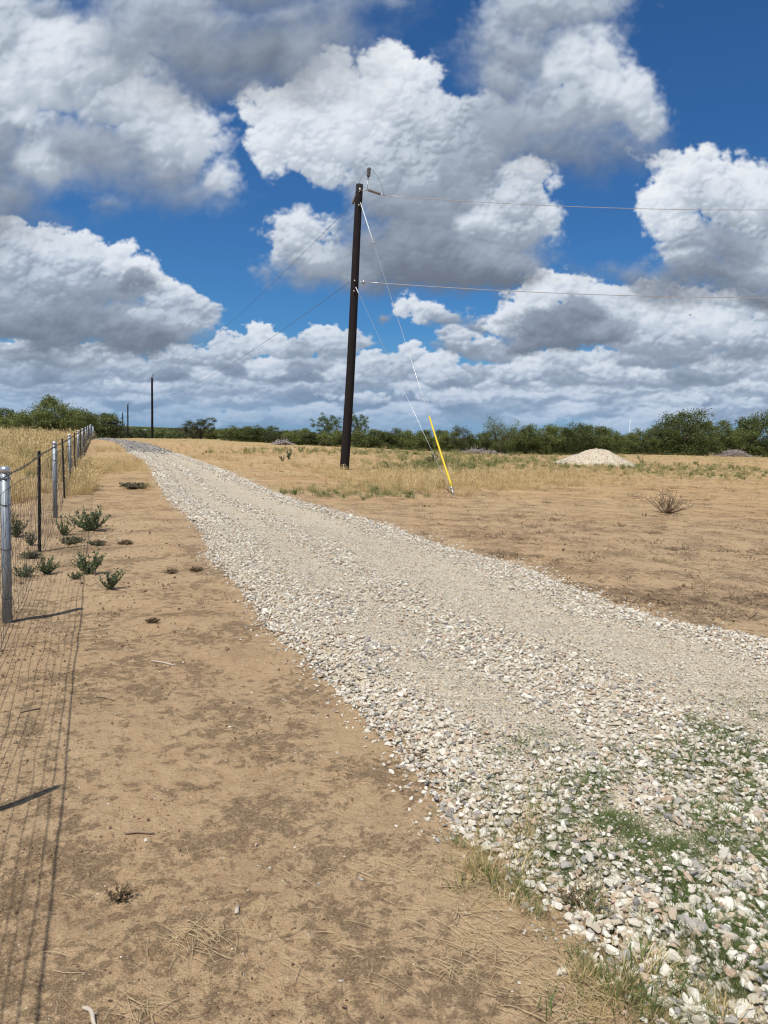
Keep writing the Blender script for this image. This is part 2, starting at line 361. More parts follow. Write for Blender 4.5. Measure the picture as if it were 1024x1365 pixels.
def blade_mat(name, ca, cb, cc, trans=.25):
    # leaf and blade material: colour differs from plant to plant and from clump to clump
    m, t, b = nt(name); oi = t.nodes.new('ShaderNodeObjectInfo'); c = coords(t, 'Object')
    f = noise(t, c, 9, 3)
    col = mix(t, mrange(t, f, .35, .65), ca, cb); col = mix(t, mth(t, 'MULTIPLY', oi.outputs['Random'], .8), col, cc)
    t.links.new(col, b.inputs['Base Color']); sock(b, 'Roughness', .65); sock(b, 'Specular IOR Level', .18)
    tr = t.nodes.new('ShaderNodeBsdfTranslucent'); t.links.new(col, tr.inputs['Color'])
    ms = t.nodes.new('ShaderNodeMixShader'); ms.inputs[0].default_value = trans
    t.links.new(b.outputs[0], ms.inputs[1]); t.links.new(tr.outputs[0], ms.inputs[2]); t.links.new(ms.outputs[0], t.nodes['Material Output'].inputs['Surface'])
    return m

def soil_mat():
    m, t, b = nt('sandy_soil'); c = coords(t)
    big = noise(t, c, .35, 4); mid = noise(t, c, 1.7, 6, .62, .4); fine = noise(t, c, 14, 6, .65); grit = noise(t, c, 160, 3, .7); tiny = noise(t, c, 55, 4, .7)
    sand = mix(t, mrange(t, big, .38, .62), (.415,.278,.156), (.445,.318,.190))
    sand = mix(t, mrange(t, fine, .3, .75), sand, (.50,.36,.215))
    # darker crust, broken into plates by paler cracks
    cr = noise(t, c, 1.5, 10, .72, .4); cr2 = noise(t, c, 15, 9, .78, .2)
    crust = mrange(t, mth(t, 'ADD', mth(t, 'MULTIPLY', cr, .48), mth(t, 'MULTIPLY', cr2, .52)), .503, .548)
    vw = t.nodes.new('ShaderNodeVectorMath'); vw.operation = 'ADD'
    nz = N(t, 'ShaderNodeTexNoise', Scale=9, Detail=3); t.links.new(c, nz.inputs['Vector'])
    sc = t.nodes.new('ShaderNodeVectorMath'); sc.operation = 'SCALE'; sc.inputs['Scale'].default_value = .11; t.links.new(nz.outputs['Color'], sc.inputs[0])
    t.links.new(c, vw.inputs[0]); t.links.new(sc.outputs[0], vw.inputs[1])
    vo = N(t, 'ShaderNodeTexVoronoi', Scale=17, _feature='DISTANCE_TO_EDGE'); t.links.new(vw.outputs[0], vo.inputs['Vector'])
    plate = mrange(t, vo.outputs['Distance'], .0, .05, .35, 1.0)
    cm = mth(t, 'MULTIPLY', mth(t, 'MULTIPLY', crust, plate), mrange(t, tiny, .34, .56, .15, 1.0))
    dark = mix(t, mid, (.20,.138,.086), (.28,.19,.117))
    col = mix(t, mth(t, 'MULTIPLY', cm, .60), sand, dark)
    col = mix(t, mth(t, 'MULTIPLY', mrange(t, mid, .50, .66), .34), col, (.25,.165,.098))
    col = mix(t, mth(t, 'MULTIPLY', mrange(t, grit, .60, .72), .55), col, (.16,.105,.065))
    col = mix(t, mth(t, 'MULTIPLY', mrange(t, tiny, .62, .74), .5), col, (.54,.40,.26))
    # the open field further out is a warmer ochre streaked with dead thatch
    sx = t.nodes.new('ShaderNodeSeparateXYZ'); t.links.new(c, sx.inputs[0])
    cs = coords(t, 'Object', (.10, .55, 1)); st = noise(t, cs, 1.6, 7, .62, .3)
    far = mrange(t, sx.outputs['Y'], 9, 24)
    fc = mix(t, mrange(t, st, .35, .62), (.465,.292,.136), (.51,.365,.195)); fc = mix(t, mth(t, 'MULTIPLY', mrange(t, noise(t, coords(t, 'Object', (.3, 1.3, 1)), 2.6, 8, .72), .49, .60), .72), fc, (.235,.150,.082))
    col = mix(t, mth(t, 'MULTIPLY', far, .78), col, fc)
    vfar = mrange(t, sx.outputs['Y'], 50, 80); col = mix(t, mth(t, 'MULTIPLY', vfar, .6), col, (.34,.27,.12)); scrub = mrange(t, sx.outputs['Y'], 92, 130); col = mix(t, mth(t, 'MULTIPLY', scrub, .92), col, (.075,.088,.036))
    t.links.new(col, b.inputs['Base Color']); sock(b, 'Roughness', .92); sock(b, 'Specular IOR Level', .12)
    n1 = bump(t, None, fine, .050, .9); n2 = bump(t, None, tiny, .016, .9, n1); n3 = bump(t, None, cm, .006, .8, n2); bump(t, b, grit, .0035, .8, n3)
    return m
def gravel_mat(name='fine_gravel', scale=1.0, warm=1.0):
    m, t, b = nt(name); c = coords(t)
    v1 = N(t, 'ShaderNodeTexVoronoi', Scale=62*scale); v2 = N(t, 'ShaderNodeTexVoronoi', Scale=110*scale)
    for v in (v1, v2): t.links.new(c, v.inputs['Vector'])
    def rnd(v):
        s = t.nodes.new('ShaderNodeSeparateColor'); t.links.new(v.outputs['Color'], s.inputs[0]); return s.outputs[0]
    stops = [(0, (.26,.25,.235)), (.12, (.36,.33,.28)), (.3, (.50,.43,.325)), (.5, (.60,.54,.43)), (.8, (.67,.62,.51)), (1, (.52,.41,.28))]
    c1 = ramp_n(t, rnd(v1), stops); c2 = ramp_n(t, rnd(v2), stops)
    pick = mrange(t, noise(t, c, 22, 3), .42, .58)
    col = mix(t, pick, c1, c2)
    dirt = mrange(t, noise(t, c, 1.4, 6, .6), .50, .66)
    gap = mrange(t, v1.outputs['Distance'], .35, .62)
    col = mix(t, mth(t, 'MULTIPLY', mth(t, 'MAXIMUM', dirt, gap), .55), col, (.46,.36,.235))
    sx = t.nodes.new('ShaderNodeSeparateXYZ'); t.links.new(c, sx.inputs[0])
    yy = mth(t, 'ADD', sx.outputs['Y'], mth(t, 'MULTIPLY', noise(t, c, .5, 3), 8.0))
    g = mrange(t, yy, 34, 41); col = mix(t, mth(t, 'MULTIPLY', g, .22), col, (.28,.26,.24))
    t.links.new(col, b.inputs['Base Color']); sock(b, 'Roughness', .85); sock(b, 'Specular IOR Level', .2)
    n1 = bump(t, None, mth(t, 'SUBTRACT', 1.0, v1.outputs['Distance']), .012, .9)
    n2 = bump(t, None, mth(t, 'SUBTRACT', 1.0, v2.outputs['Distance']), .006, .9, n1); bump(t, b, noise(t, c, 9, 4), .03, .7, n2)
    return m
def stone_mat(name, stops):
    m, t, b = nt(name); oi = t.nodes.new('ShaderNodeObjectInfo'); c = coords(t)
    base = ramp_n(t, oi.outputs['Random'], stops, 'CONSTANT')
    f = noise(t, c, 2.2, 5, .6); g = noise(t, c, 9, 4, .7)
    col = mix(t, mth(t, 'MULTIPLY', mrange(t, f, .5, .7), .35), base, (.42,.31,.20)); col = mix(t, mth(t, 'MULTIPLY', mrange(t, g, .55, .75), .3), col, (.75,.72,.64))
    t.links.new(col, b.inputs['Base Color']); sock(b, 'Roughness', .8); sock(b, 'Specular IOR Level', .25)
    bump(t, b, g, .05, .35); return m
# ======================================================================= terrain
KP = []
def kp(px, py, Y): p = at(px, py, Y); KP.append((p[0], p[1], p[2]))
for _x in (-30, -18, -9, -4, 0, 4, 9, 18, 30):
    for _y in (-8, 0, 4, 9, 16, 27, 40): KP.append((_x, _y, 0.0))
for a in ((10,830,5.43),(71,690,11.3),(94.6,633,20.1),(116,599,37.7),(124,586,71),(203,587,118),(171,585,230),(163,584,320),
          (1024,610,92),(915,607,88),(796,619,45),(668,606,60),(500,598,63),(400,594,64),(325,588,74),(267,585,88),(1500,620,95),(-200,575,70),(30,582,60)): kp(*a)
for _a in np.radians(np.arange(-75, 76, 15)):
    for r, h in ((320, -5.0), (1100, -10.5), (4500, -42.0)): KP.append((r*math.sin(_a), r*math.cos(_a), h))
KP = np.array(KP)
def _pq(x, y):
    yy = np.maximum(y, -9.0)+12; return x/yy, np.log(yy)
_p, _q = _pq(KP[:, 0], KP[:, 1])
def _ker(p, q): return np.sqrt((p[..., None]-_p)**2+(q[..., None]-_q)**2+.05)
_A = _ker(_p, _q)+np.eye(len(KP))*-.004
_W = np.linalg.solve(_A, KP[:, 2])
def base_h(x, y):
    x = np.asarray(x, float); y = np.asarray(y, float); p, q = _pq(x, y); p = np.clip(p, -3, 3); out = np.empty(p.shape); f = out.ravel()
    P = p.ravel(); Q = q.ravel()
    for i in range(0, len(P), 60000): f[i:i+60000] = _ker(P[i:i+60000], Q[i:i+60000]) @ _W
    return out
def ground_h(x, y):
    r = np.hypot(x, y+.5); a = np.clip(1.3-r/40, 0, 1)
    n = fbm(x*.55, y*.55, 301, 3)*.035*np.clip(r/4, .3, 1)+fbm(x*2.4+9, y*2.4, 311, 4)*.016*a+fbm(x*13, y*13+4, 321, 3)*.006*np.clip(1.2-r/12, 0, 1)
    return base_h(x, y)+n
# ======================================================================= ground
M = {'soil': soil_mat(), 'gravel': gravel_mat()}
def polar_ground():
    az = np.concatenate([np.linspace(-180, -62, 60)[:-1], np.linspace(-62, 62, 430), np.linspace(62, 180, 60)[1:-1]])
    r = np.concatenate([[.25, .6], np.exp(np.linspace(math.log(1.0), math.log(45), 470)), np.exp(np.linspace(math.log(46), math.log(9000), 110))])
    A, Rr = np.meshgrid(np.radians(az), r); x = Rr*np.sin(A); y = Rr*np.cos(A)-.3
    z = ground_h(x, y); n = len(az); m = len(r)
    z = z-np.where(road_t_in(x, y), .012, 0)
    v = np.stack([x, y, z], -1).reshape(-1, 3); i = np.arange(m-1)[:, None]*n; j = np.arange(n)[None, :]; k = (j+1) % n
    q = np.stack([i+j, i+n+j, i+n+k, i+k], -1).reshape(-1, 4)
    c = len(v); v = np.vstack([v, [0, -.3, float(ground_h(np.array([0.]), np.array([-.3]))[0])]]); f3 = [(c, a, (a+1) % n) for a in range(n)]
    mb = MB(); mb.add(v, f3, q); return mb
# road edges, traced on the ground
LE = [(138,586.5),(150,589),(159,592.5),(170,603),(190,613),(205,628),(207,640),(228,668),(255,692),(274,712),(284,745),(330,790),(365,840),(420,885),(470,932),(530,985),(570,1040),(612,1095),(690,1165),(745,1196),(800,1250),(850,1290),(930,1365)]
RE = [(160,586.5),(174,588.8),(197,592),(222,600),(252,610),(288,623),(320,636.5),(355,652),(400,670),(500,697),(600,732),(683,754.5),(737,775),(799,800),(857,821),(931,839),(1024,852)]
def edge(pts, far, near):
    w = [hit(*p) for p in pts]; w = sorted(w, key=lambda p: p[1])
    w = [near(w)]+w; dx = (w[-1][0]-w[-3][0])/(w[-1][1]-w[-3][1]); w += [(w[-1][0]+dx*k, w[-1][1]+k) for k in (15, 40, 90)]
    return np.array([p[0] for p in w]), np.array([p[1] for p in w])
lx, ly = edge(LE, [(-34, 84), (-52, 115), (-60, 150)], lambda w: (w[0][0]+.9, -4.0)); rx, ry = edge(RE, [(-31, 86), (-49.5, 117), (-57.5, 151)], lambda w: (w[0][0]+(w[0][1]+4)*.48, -4.0))
def xl(y): return np.interp(y, ly, lx)+.10*fbm(np.asarray(y, float)*1.5, np.asarray(y, float)*0+3, 401, 5)
def xr(y): return np.interp(y, ry, rx)+.06*fbm(np.asarray(y, float)*2.1, np.asarray(y, float)*0+7, 411, 4)
def road_t(x, y): a = xl(y); return (x-a)/(xr(y)-a)
def road_t_in(x, y):
    s = y.shape; t = road_t(x.ravel(), y.ravel()).reshape(s); return (t > .015) & (t < .985) & (y > -3.9) & (y < 149)
def lie_h(x, y, t): return np.maximum(road_h(x, y, t), ground_h(x, y)+.002)
def road_h(x, y, t=None):
    if t is None: t = road_t(x, y)
    p = sstep(0, .07, t)*sstep(1, .93, t)
    rut = -.022*(np.exp(-((t-.30)/.09)**2)+np.exp(-((t-.66)/.09)**2))
    lump = .014*fbm(x*2.2, y*1.4, 421, 4)+.010*fbm(x*6, y*6, 431, 3)*np.clip(1-y/25, 0, 1)
    return ground_h(x, y)+p*(.055+rut+lump)-.03*(1-p)
tag(polar_ground().build('ground', M['soil'], smooth=True), kind='structure')
yy = np.concatenate([np.linspace(-4, 1, 50)[:-1], np.exp(np.linspace(0, math.log(40), 520)), np.linspace(40.5, 150, 120)]); tt = np.linspace(-.03, 1.03, 110)
TT, YY = np.meshgrid(tt, yy); XX = xl(YY[:, 0])[:, None]*(1-TT)+xr(YY[:, 0])[:, None]*TT
mb = MB(); n = len(tt); i = np.arange(len(yy)-1)[:, None]*n; j = np.arange(n-1)[None, :]
mb.add(np.stack([XX, YY, road_h(XX, YY, TT)], -1).reshape(-1, 3), None, np.stack([i+j, i+j+1, i+n+j+1, i+n+j], -1).reshape(-1, 4))
road = tag(mb.build('gravel_road', M['gravel'], smooth=True), 'pale crushed limestone track running from the lower right to the horizon', kind='structure')

# ======================================================================= instanced cover
def hull_stone(name, seed, mat, nv=15, flat=.62):
    rs = np.random.RandomState(seed); p = rs.normal(size=(nv, 3)); p /= np.linalg.norm(p, axis=1)[:, None]
    p *= rs.uniform(.82, 1.1, (nv, 1)); p *= np.array([1, rs.uniform(.62, .9), flat*rs.uniform(.75, 1.15)])*.5
    bm = bmesh.new(); [bm.verts.new(v) for v in p]; r = bmesh.ops.convex_hull(bm, input=bm.verts)
    bmesh.ops.delete(bm, geom=list({g for g in r['geom_interior']+r['geom_unused'] if isinstance(g, bmesh.types.BMVert)}), context='VERTS')
    bmesh.ops.recalc_face_normals(bm, faces=bm.faces)
    me = bpy.data.meshes.new(name); bm.to_mesh(me); bm.free(); me.materials.append(mat); return me
def instancer(name, pts, scl, rot, idx, meshes, parent=None, kind='stuff'):
    me = bpy.data.meshes.new(name); pts = np.asarray(pts, np.float32); me.vertices.add(len(pts)); me.vertices.foreach_set('co', pts.ravel())
    for nm, ty, dat, key in (('piece_scale', 'FLOAT_VECTOR', scl, 'vector'), ('piece_turn', 'FLOAT_VECTOR', rot, 'vector'), ('piece_kind', 'INT', idx, 'value')):
        a = me.attributes.new(nm, ty, 'POINT'); a.data.foreach_set(key, np.ascontiguousarray(dat, np.int32 if ty == 'INT' else np.float32).ravel())
    o = link(name, me, parent); c = bpy.data.collections.new(name+'_kinds')
    for k, m_ in enumerate(meshes): c.objects.link(bpy.data.objects.new('%s_kind_%02d' % (name, k), m_))
    g = bpy.data.node_groups.new(name+'_scatter', 'GeometryNodeTree')
    g.interface.new_socket('Geometry', in_out='INPUT', socket_type='NodeSocketGeometry'); g.interface.new_socket('Geometry', in_out='OUTPUT', socket_type='NodeSocketGeometry')
    gi = g.nodes.new('NodeGroupInput'); go = g.nodes.new('NodeGroupOutput'); ip = g.nodes.new('GeometryNodeInstanceOnPoints'); ci = g.nodes.new('GeometryNodeCollectionInfo')
    ci.inputs['Collection'].default_value = c; ci.inputs['Separate Children'].default_value = True; ci.inputs['Reset Children'].default_value = True
    ip.inputs['Pick Instance'].default_value = True
    def na(nm, ty, s):
        a = g.nodes.new('GeometryNodeInputNamedAttribute'); a.data_type = ty; a.inputs['Name'].default_value = nm; g.links.new(a.outputs['Attribute'], ip.inputs[s])
    na('piece_scale', 'FLOAT_VECTOR', 'Scale'); na('piece_turn', 'FLOAT_VECTOR', 'Rotation'); na('piece_kind', 'INT', 'Instance Index')
    g.links.new(gi.outputs[0], ip.inputs['Points']); g.links.new(ci.outputs[0], ip.inputs['Instance']); g.links.new(ip.outputs[0], go.inputs[0])
    md = o.modifiers.new('scatter', 'NODES'); md.node_group = g
    if kind: o['kind'] = kind
    return o
RS = np.random.RandomState(7)
STOPS = [(0, (.24,.23,.215)), (.03, (.28,.265,.25)), (.065, (.38,.355,.32)), (.14, (.45,.36,.27)), (.24, (.52,.465,.36)), (.38, (.62,.57,.47)), (.58, (.72,.68,.59)), (.80, (.55,.51,.43)), (.90, (.52,.42,.305)), (.955, (.48,.345,.25))]
GSTOPS = [(0, (.16,.155,.15)), (.2, (.22,.215,.21)), (.45, (.30,.29,.28)), (.7, (.38,.36,.33)), (.88, (.50,.46,.40))]
M['stone'] = stone_mat('limestone', STOPS); M['dark_stone'] = stone_mat('dark_gravel', GSTOPS)
SM = [hull_stone('gravel_stone', 50+i, M['stone'], 13+i % 4) for i in range(10)]
DM = [hull_stone('dark_gravel_stone', 80+i, M['dark_stone'], 11) for i in range(5)]
def coarse(t, y):                   # how coarse the gravel lies across the track
    fine = np.maximum(np.exp(-((t-.62)/.19)**2), .85*np.exp(-((t-.27)/.09)**2)*sstep(4, 8, y))
    return 1-fine
pts = []; sz = []
def lay(ya, yb, dens, s, use_c=True, fine_only=False):
    a = np.linspace(ya, yb, 60); w = (xr(a)-xl(a)); area = w.mean()*(yb-ya); n = int(area*dens)
    y = np.interp(RS.rand(n), np.cumsum(w)/w.sum(), a); t = RS.uniform(-.012, 1.012, n)
    x = xl(y)*(1-t)+xr(y)*t
    cl = coarse(t, y)+.35*fbm(x*1.1, y*.8, 441, 3)+.15*fbm(x*5, y*5, 445, 2)
    cl = cl-.95*np.exp(-((t-.17)/.10)**2)*sstep(.02, .35, fbm(x*1.3+4, y*1.1, 447, 3)+.28)*sstep(9, 5, y)
    keep = RS.rand(n) < (np.clip(1.1-cl, .15, 1) if fine_only else np.clip(cl*1.15-.12, .04, 1)) if use_c else np.ones(n, bool)
    x, y, t = x[keep], y[keep], t[keep]; size = s*np.exp(np.clip(RS.normal(0, .33, len(x)), -.8, .62))*(1+.28*sstep(3.0, 1.8, y))*np.where(cl[keep] < .5, .75, 1.0)
    zr = lie_h(x, y, t); px, py, d = proj(x, y, zr); vis = (px > -140) & (px < 2000) & (py < 1900)
    z = zr+size*.16+RS.uniform(-.004, .010, len(x))
    pts.append(np.stack([x, y, z], -1)[vis]); sz.append(size[vis])
lay(-1.2, .9, 1500, .029); lay(.9, 3.2, 3300, .0235); lay(.9, 3.2, 3600, .0125, fine_only=True); lay(.9, 6, 160, .036); lay(3.2, 6, 2700, .0245); lay(3.2, 6, 2600, .0145, fine_only=True)
lay(6, 11, 2000, .0255); lay(6, 11, 1300, .019, fine_only=True); lay(11, 20, 950, .034); lay(20, 36, 420, .050)
# strays beside the left edge
n = 1800; y = np.exp(RS.uniform(0, math.log(26), n)); x = xl(y)-np.abs(RS.normal(0, .08, n))-.005; s = .020*np.exp(np.clip(RS.normal(0, .4, n), -1, .6))
pts.append(np.stack([x, y, ground_h(x, y)+s*.12], -1)); sz.append(s)
n = 300; y = np.exp(RS.uniform(0, math.log(26), n)); x = xl(y)-np.abs(RS.normal(0, .55, n))-.05; s = .012*np.exp(np.clip(RS.normal(0, .4, n), -1, .7))
pts.append(np.stack([x, y, ground_h(x, y)+s*.12], -1)); sz.append(s)
n = 3200; y = np.exp(RS.uniform(math.log(4), math.log(26), n)); x = xr(y)+np.abs(RS.normal(0, .22, n))-.03; s = .024*np.exp(np.clip(RS.normal(0, .4, n), -1, .6))
pts.append(np.stack([x, y, ground_h(x, y)+s*.12], -1)); sz.append(s)
# a few scattered well away from the track
n = 700; px = RS.uniform(-40, 1060, n); py = 600+RS.rand(n)**.6*800
PT = np.concatenate(pts); SZ = np.concatenate(sz)
rot = np.stack([RS.normal(0, .28, len(PT)), RS.normal(0, .28, len(PT)), RS.uniform(0, 6.283, len(PT))], -1)
scl = SZ[:, None]*np.stack([RS.uniform(.9, 1.25, len(PT)), RS.uniform(.8, 1.1, len(PT)), RS.uniform(.75, 1.15, len(PT))], -1)
idx = RS.randint(0, len(SM), len(PT))
px, py, d = proj(PT[:, 0], PT[:, 1], PT[:, 2]); inside = (px > 4) & (px < 1020) & (py < 1360)
order = np.argsort(-(SZ/d)*inside)[:300]; rest = np.ones(len(PT), bool); rest[order] = False
for q in order:                     # the 300 stones that show largest lie as pieces of their own
    o = bpy.data.objects.new('stone', SM[idx[q]]); COL.objects.link(o); o.parent = road; o.location = PT[q]; o.rotation_euler = rot[q]; o.scale = scl[q]
instancer('loose_gravel', PT[rest], scl[rest], rot[rest], idx[rest], SM, road)
n = 8000; y = 34+RS.rand(n)**1.3*50; t = RS.uniform(0, 1, n); x = xl(y)*(1-t)+xr(y)*t; s = .085*np.exp(RS.normal(0, .3, n)); keep = RS.rand(n) < sstep(34, 40, y+4*fbm(x, y*.5, 461, 2)); x, y, t, s = x[keep], y[keep], t[keep], s[keep]
instancer('dark_gravel', np.stack([x, y, road_h(x, y, t)+s*.1], -1), np.repeat(s[:, None], 3, 1), RS.normal(0, 1, (len(x), 3)), RS.randint(0, 5, len(x)), DM, road)

# ----- grass tufts
def tuft(name, seed, mat, blades, h, spread, lean, width, seeds=False, curl=.5):
    rs = np.random.RandomState(seed); mb = MB()
    for b in range(blades):
        a = rs.uniform(0, 6.283); r0 = spread*rs.rand()**.7; x0, y0 = r0*math.cos(a), r0*math.sin(a)
        L = h*rs.uniform(.45, 1.05); d = a+rs.normal(0, .8); ln = lean*rs.uniform(.3, 1.3); w = width*rs.uniform(.6, 1.2)
        k = np.linspace(0, 1, 4); out = ln*L*(k**(1+curl)); up = L*k*(1-.35*ln*k); px_ = -math.sin(d+rs.normal(0, .6)); py_ = math.cos(d)
        c = np.stack([x0+out*math.cos(d), y0+out*math.sin(d), up], -1); ww = w*np.array([.8, 1, .75, .12])[:, None]*.5*np.array([px_, py_, 0])
        v = np.stack([c-ww, c+ww], 1).reshape(-1, 3); mb.add(v, None, [(0,1,3,2),(2,3,5,4),(4,5,7,6)])
        if seeds and rs.rand() < .5:
            e = c[-1]; s = h*.05; dd = (c[-1]-c[-2]); dd /= np.linalg.norm(dd)+1e-9; p = np.array([px_, py_, 0])*w*1.8
            mb.add([e-dd*s-p*.3, e-dd*s+p*.3, e+p, e+dd*s*1.6, e-p], [(0,1,2),(0,2,4),(4,2,3)])
    return mb.mesh(name, mat)
M['straw'] = blade_mat('dry_straw', (.66,.52,.26), (.74,.62,.36), (.50,.36,.17), .35)
M['olive'] = blade_mat('half_green_grass', (.24,.26,.10), (.38,.35,.15), (.165,.20,.075), .3)
M['green'] = blade_mat('green_grass_blade', (.125,.180,.052), (.180,.230,.080), (.110,.150,.050), .3)
M['dead'] = blade_mat('dead_thatch', (.20,.135,.08), (.28,.195,.12), (.12,.085,.055), .1)
straw = [tuft('straw_tuft', 100+i, M['straw'], 44, 1.0, .38, .55, .016, True) for i in range(5)]
olive = [tuft('olive_tuft', 120+i, M['olive'], 40, 1.0, .42, .55, .022) for i in range(4)]
greens = [tuft('green_tuft', 140+i, M['green'], 22, 1.0, .9, .95, .038, False) for i in range(5)]
thatch = [tuft('thatch_tuft', 160+i, M['dead'], 20, 1.0, 1.0, 1.5, .07, False, .2) for i in range(4)]
def scatter(name, meshes, n, sampler, weight, size, flat=1.0, jitter=.35, parent=None):
    x, y = sampler(n); x, y, px, py = xyproj(x, y)
    w = weight(px, py, x, y); keep = RS.rand(len(x)) < w; x, y = x[keep], y[keep]; px, py = px[keep], py[keep]
    s = (size(px, py, x, y) if callable(size) else size)*np.exp(RS.normal(0, jitter, len(x)))
    t = road_t(x, y); on = (t > 0) & (t < 1) & (y < 149); z = np.where(on, lie_h(x, y, t), ground_h(x, y))-.006
    return instancer(name, np.stack([x, y, z], -1), np.stack([s, s, s*flat], -1), np.stack([RS.normal(0, .12, len(x)), RS.normal(0, .12, len(x)), RS.uniform(0, 6.28, len(x))], -1), RS.randint(0, len(meshes), len(x)), meshes)
def xyproj(x, y):
    px, py, d = proj(x, y, base_h(x, y)); ok = (px > -200) & (px < 1600) & (py < 1600); return x[ok], y[ok], px[ok], py[ok]
def screen(pxa, pxb, pya, pyb):     # even over the ground patch seen between these bearings and distances
    def f(n):
        (xa, Ya), (xb, Yb) = hit((pxa+pxb)/2, pyb), hit((pxa+pxb)/2, pya)
        y = np.exp(RS.uniform(math.log(Ya), math.log(Yb), n)); px = RS.uniform(pxa, pxb, n); d = y*CT+CAM_Z*.1; return (px-512)/F*(y*CT+.17)-y*SR*.0+CAM_Z*SR, y
    return f
def ell(px, py, cx, cy, rx, ry, p=1.0): return np.exp(-(((px-cx)/rx)**2+((py-cy)/ry)**2)*p)
def fence_x(y): return FP[0]+(y-FP[1])*FDIR
FP = np.array(hit(10, 830)); _f2 = hit(116, 599); FDIR = (_f2[0]-FP[0])/(_f2[1]-FP[1])
def off_road(x, y): t = road_t(x, y); return (t < -.02) | (t > 1.02) | (y > 149)
# beyond the fence on the left: tall golden stand
def w_left(px, py, x, y):
    g = (x < fence_x(y)-.3); f = fbm(x*.45, y*.22, 501, 4)
    return g*np.clip(sstep(16, 24, y)*(.30+1.3*f)+sstep(24, 32, y)*.75+.5*sstep(9, 12, y)*(fbm(x*.6, y*.35, 503, 3) > .22), 0, 1)
scatter('tall_dry_grass', straw, 15000, screen(-160, 140, 578, 700), w_left, lambda px, py, x, y: .26+.26*sstep(16, 34, y), 1.0, .28)
scatter('olive_grass', olive, 7500, screen(-160, 130, 578, 740), lambda px, py, x, y: (x < fence_x(y)-.3)*np.clip(.25+1.2*fbm(x*.3+9, y*.12, 511, 3), 0, 1)*sstep(16, 24, y), lambda px, py, x, y: .16+.3*sstep(14, 30, y), 1.0, .3)
# clumps on the near side of the fence, and the verge left of the track
def w_verge(px, py, x, y):
    g = ell(px, py, 128, 624, 46, 10)*1.2+ell(px, py, 102, 650, 24, 13)+ell(px, py, 140, 600, 18, 4)*.8+.7*ell(px, py, 172, 620, 26, 6)
    return off_road(x, y)*(x > fence_x(y)+.05)*np.clip(1.5*(g-.33)+.10*(fbm(x*.8, y*.5, 521, 3) > .25), 0, 1)
scatter('verge_dry_grass', straw, 9000, screen(60, 215, 588, 700), w_verge, lambda px, py, x, y: .17+.16*ell(px, py, 105, 645, 30, 22), 1.0, .3)
# the open field on the right
def band(x, y, s): return fbm(x*.16+s, y*.55, 531+s, 4)
def w_field(px, py, x, y):
    b = band(x, y, 0)
    w = ell(px, py, 560, 640, 190, 12)*1.3+ell(px, py, 470, 655, 90, 7)*.8+ell(px, py, 690, 636, 110, 12)+ell(px, py, 1000, 632, 380, 10)*.95+ell(px, py, 980, 616, 80, 6)*.9+ell(px, py, 640, 610, 260, 6)*.7+ell(px, py, 330, 601, 150, 6)*.9+ell(px, py, 420, 630, 80, 10)*.7
    return off_road(x, y)*(px > 150)*np.clip((w*1.2-.10)*(.55+2.6*b)+np.clip(b*2.2-.10, 0, .55)*sstep(668, 640, py)+np.clip(b*1.5-.25, 0, .3)*sstep(720, 660, py)+.02*(py < 760), 0, 1)
scatter('field_dry_grass', straw, 60000, screen(150, 1560, 590, 760), w_field, lambda px, py, x, y: (.135+.115*ell(px, py, 590, 640, 190, 20)+.05*sstep(635, 612, py))*(1-.45*sstep(660, 700, py)), .9, .32)
def w_fgreen(px, py, x, y):
    b = band(x, y, 5); w = ell(px, py, 570, 624, 80, 8)*1.0+ell(px, py, 650, 618, 90, 8)*.9+ell(px, py, 480, 656, 90, 8)*.9+ell(px, py, 850, 625, 130, 6)*1.3+ell(px, py, 980, 632, 110, 6)*1.2+ell(px, py, 700, 612, 120, 7)*.9+ell(px, py, 500, 602, 240, 4)*.8+ell(px, py, 560, 605, 60, 4)
    return off_road(x, y)*np.clip((w*1.15-.08)*(.75+1.9*b), 0, 1)
scatter('field_green_grass', olive+[tuft('leafy_tuft', 190, M['green'], 26, .9, .4, .6, .06)], 31000, screen(250, 1560, 590, 690), w_fgreen, lambda px, py, x, y: .17+.10*sstep(640, 615, py), .95, .3)
# flat brown thatch over the bare soil
def w_thatch(px, py, x, y):
    b = fbm(x*.7+3, y*1.4, 541, 4); b2 = fbm(x*.35+3, y*.9, 547, 4); r = px > 512
    w = np.where(r, np.clip(b2*2.0-.10, 0, .75), np.clip(b*1.6-.42, 0, .5))
    w = w*1.5+.14*r*(py < 780)+ell(px, py, 780, 705, 110, 10)*.8+ell(px, py, 940, 815, 130, 22)*.9*(b > -.15)+ell(px, py, 820, 790, 90, 10)*.5+ell(px, py, 420, 690, 90, 8)*.35
    return off_road(x, y)*(x > fence_x(y)+.1)*np.clip(w, 0, 1)
scatter('brown_thatch', thatch, 40000, screen(-160, 1560, 596, 900), w_thatch, lambda px, py, x, y: .055+.0022*y, .40, .35)
